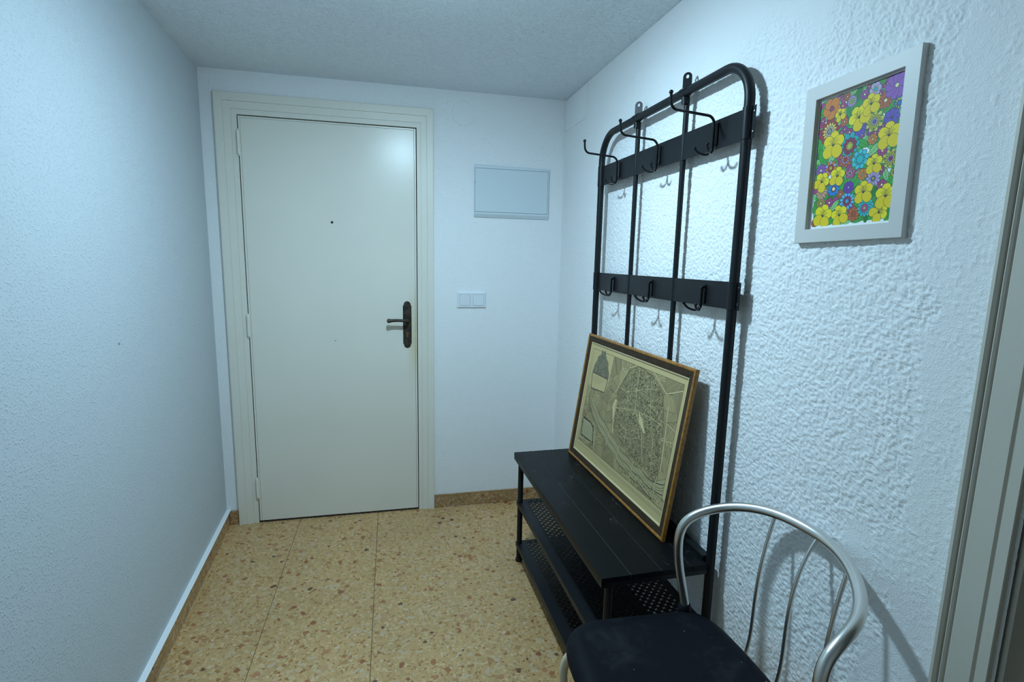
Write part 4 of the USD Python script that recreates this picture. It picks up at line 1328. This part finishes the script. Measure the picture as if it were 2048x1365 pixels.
def framed_map():
    W, H, T = 0.7945, 0.5513, 0.0132
    lean = 0.1432
    yaw = 0.0414
    n = np.array([-math.cos(yaw) * math.cos(lean), -math.sin(yaw) * math.cos(lean), math.sin(lean)])
    bl = np.array([1.6163, -0.6379, 0.5275 + T * math.sin(lean)]) - n * T
    t = oriented('framed_map', 'old engraved town plan in a brown wooden frame leaning on the bench', 'picture', bl, yaw, lean)
    outer = [(0, 0), (0, T - 0.0035), (0.0010, T - 0.0010), (0.0050, T), (0.0090, T - 0.0010), (0.0105, T - 0.0030), (0.0105, 0.0)]
    obj('frame', frame_rails(W, H, outer), MAT['wood_gold'], t, smooth=False, label='golden brown outer moulding')
    inner = [(0.0107, 0), (0.0107, T - 0.0030), (0.0300, T - 0.0055), (0.0330, T - 0.0062), (0.0330, 0.0)]
    obj('inner_moulding', frame_rails(W, H, inner), MAT['wood_dark'], t, smooth=False, label='dark brown inner moulding')
    slip = [(0.0332, 0.0), (0.0332, T - 0.0066), (0.0352, T - 0.0061), (0.0395, T - 0.0086), (0.0395, 0.0)]
    obj('slip', frame_rails(W, H, slip), MAT['slip_cream'], t, smooth=False, label='thin cream slip round the sheet')
    obj('back_board', box(0.012, W - 0.012, 0.012, H - 0.012, 0.0002, 0.0016), MAT['backing'], t, smooth=False)
    m, c = map_print(W - 0.0780, H - 0.0780)
    m.apply_translation((0.0390, 0.0390, 0.0026))
    obj('map_sheet', m, MAT['tint'], t, smooth=False, tint=c, label='yellowed sheet with an engraved walled town and river')


framed_map()


# ------------------------------------------------------------------ chair in the foreground
def metal_chair():
    t = thing('metal_chair', 'tubular metal chair with a rounded hoop back and black seat beside the bench', 'chair', (1.42507, -1.88317, 0), -0.0496)
    C = MAT['chrome']
    half = [(0.259, 0.179, 0.452), (0.259, 0.158, 0.551), (0.253, 0.142, 0.634), (0.245, 0.151, 0.712), (0.220, 0.226, 0.760), (0.128, 0.302, 0.793), (0.0, 0.336, 0.796)]
    pts = half + [(-u, w, h) for u, w, h in half[-2::-1]]
    hoop = spline([(w, u, h) for u, w, h in pts], 150)
    obj('back_hoop', tube(hoop, 0.01205, 22), C, t, smooth=50)
    for u, w0, h0 in ((0.111, 0.3085, 0.788), (0.0, 0.330, 0.790), (-0.111, 0.3085, 0.788)):
        dw = 0.0 if u == 0 else -0.004
        p = spline([(w0, u, h0), (0.290 + dw * 0.4, u, 0.690), (0.277, u, 0.572), (0.270, u * 0.99, 0.45), (0.262, u * 0.98, 0.418)], 24)
        obj('spindle', tube(p, 0.0044, 12), C, t, smooth=50)
    # seat outline (u, w)
    o = [(0.0, -0.187), (0.08, -0.1875), (0.150, -0.186), (0.200, -0.174), (0.240, -0.143), (0.259, -0.095), (0.263, -0.02), (0.262, 0.08), (0.258, 0.165), (0.243, 0.206), (0.205, 0.231), (0.150, 0.243), (0.075, 0.250), (0.0, 0.253)]
    ring = np.array(o + [(-u, w) for u, w in o[-2:0:-1]])
    cl = np.vstack([ring, ring[:1]])
    tt = np.r_[0, np.cumsum(np.linalg.norm(np.diff(cl, axis=0), axis=1))]
    ring = CubicSpline(tt, cl, bc_type='periodic')(np.linspace(0, tt[-1], 96, endpoint=False))
    cen = np.array((0.0, 0.03))
    lev = [(0.0, 0.448), (0.2, 0.4482), (0.4, 0.4495), (0.55, 0.4515), (0.68, 0.4545), (0.78, 0.4570), (0.85, 0.4575), (0.90, 0.4560), (0.94, 0.4525), (0.970, 0.4480), (0.988, 0.4430), (0.997, 0.4390), (1.0, 0.4355), (0.996, 0.4325), (0.985, 0.4303), (0.95, 0.4290), (0.5, 0.4290), (0.0, 0.4290)]
    V, F = [], []
    N = len(ring)
    for s, z in lev:
        q = cen + (ring - cen) * s
        # the rear of the seat dips slightly, the front edge rolls down
        zz = np.full(N, z)
        if z > 0.43:
            zz = zz - 0.010 * np.clip((-q[:, 1] - 0.13) / 0.065, 0, 1) ** 2 + 0.004 * np.clip((q[:, 1] - 0.1) / 0.15, 0, 1)
            zz = zz - 0.0035 * np.exp(-((q[:, 1] + 0.125) / 0.008) ** 2) * (s < 0.93)
        V.append(np.c_[q[:, 1], q[:, 0], zz])
    V = np.vstack(V)
    for i in range(len(lev) - 1):
        for j in range(N):
            k = (j + 1) % N
            F += [(i * N + j, i * N + k, (i + 1) * N + k), (i * N + j, (i + 1) * N + k, (i + 1) * N + j)]
    m = trimesh.Trimesh(V, F, process=False)
    m.merge_vertices()
    m.update_faces(m.nondegenerate_faces())
    m.fix_normals()
    seat = obj('seat', m, MAT['seat'], t, smooth=60)
    for u in (-0.259, 0.259):
        obj('socket', lathe([(0, 0.405), (0.0150, 0.405), (0.0185, 0.412), (0.0185, 0.452), (0.0150, 0.466), (0.0122, 0.468), (0, 0.468)], (0.177, u, 0), 20), MAT['seat'], seat, smooth=50)
    # frame under the seat
    rr = cen + (ring - cen) * 0.90
    loop = np.c_[rr[:, 1], rr[:, 0], np.full(N, 0.4185)]
    obj('seat_rail', tube(np.vstack([loop, loop[:1]]), 0.0100, 12, cap=False), C, t, smooth=50)
    for sw, su in ((-1, 1), (-1, -1), (1, 1), (1, -1)):
        if sw < 0:
            p = spline([(-0.150, su * 0.190, 0.420), (-0.166, su * 0.2005, 0.398), (-0.174, su * 0.204, 0.30), (-0.182, su * 0.211, 0.012)], 20)
        else:
            p = spline([(0.170, su * 0.205, 0.420), (0.190, su * 0.215, 0.398), (0.200, su * 0.218, 0.30), (0.225, su * 0.225, 0.012)], 20)
        lg = obj('leg', tube(p, 0.0107, 18), MAT['leg_cream'] if sw < 0 else C, t, smooth=50)
        obj('rubber_foot', lathe([(0, 0), (0.0125, 0), (0.0135, 0.003), (0.0135, 0.018), (0.0112, 0.024), (0, 0.024)], (p[-1][0], p[-1][1], 0), 16), MAT['rubber'], lg)


metal_chair()
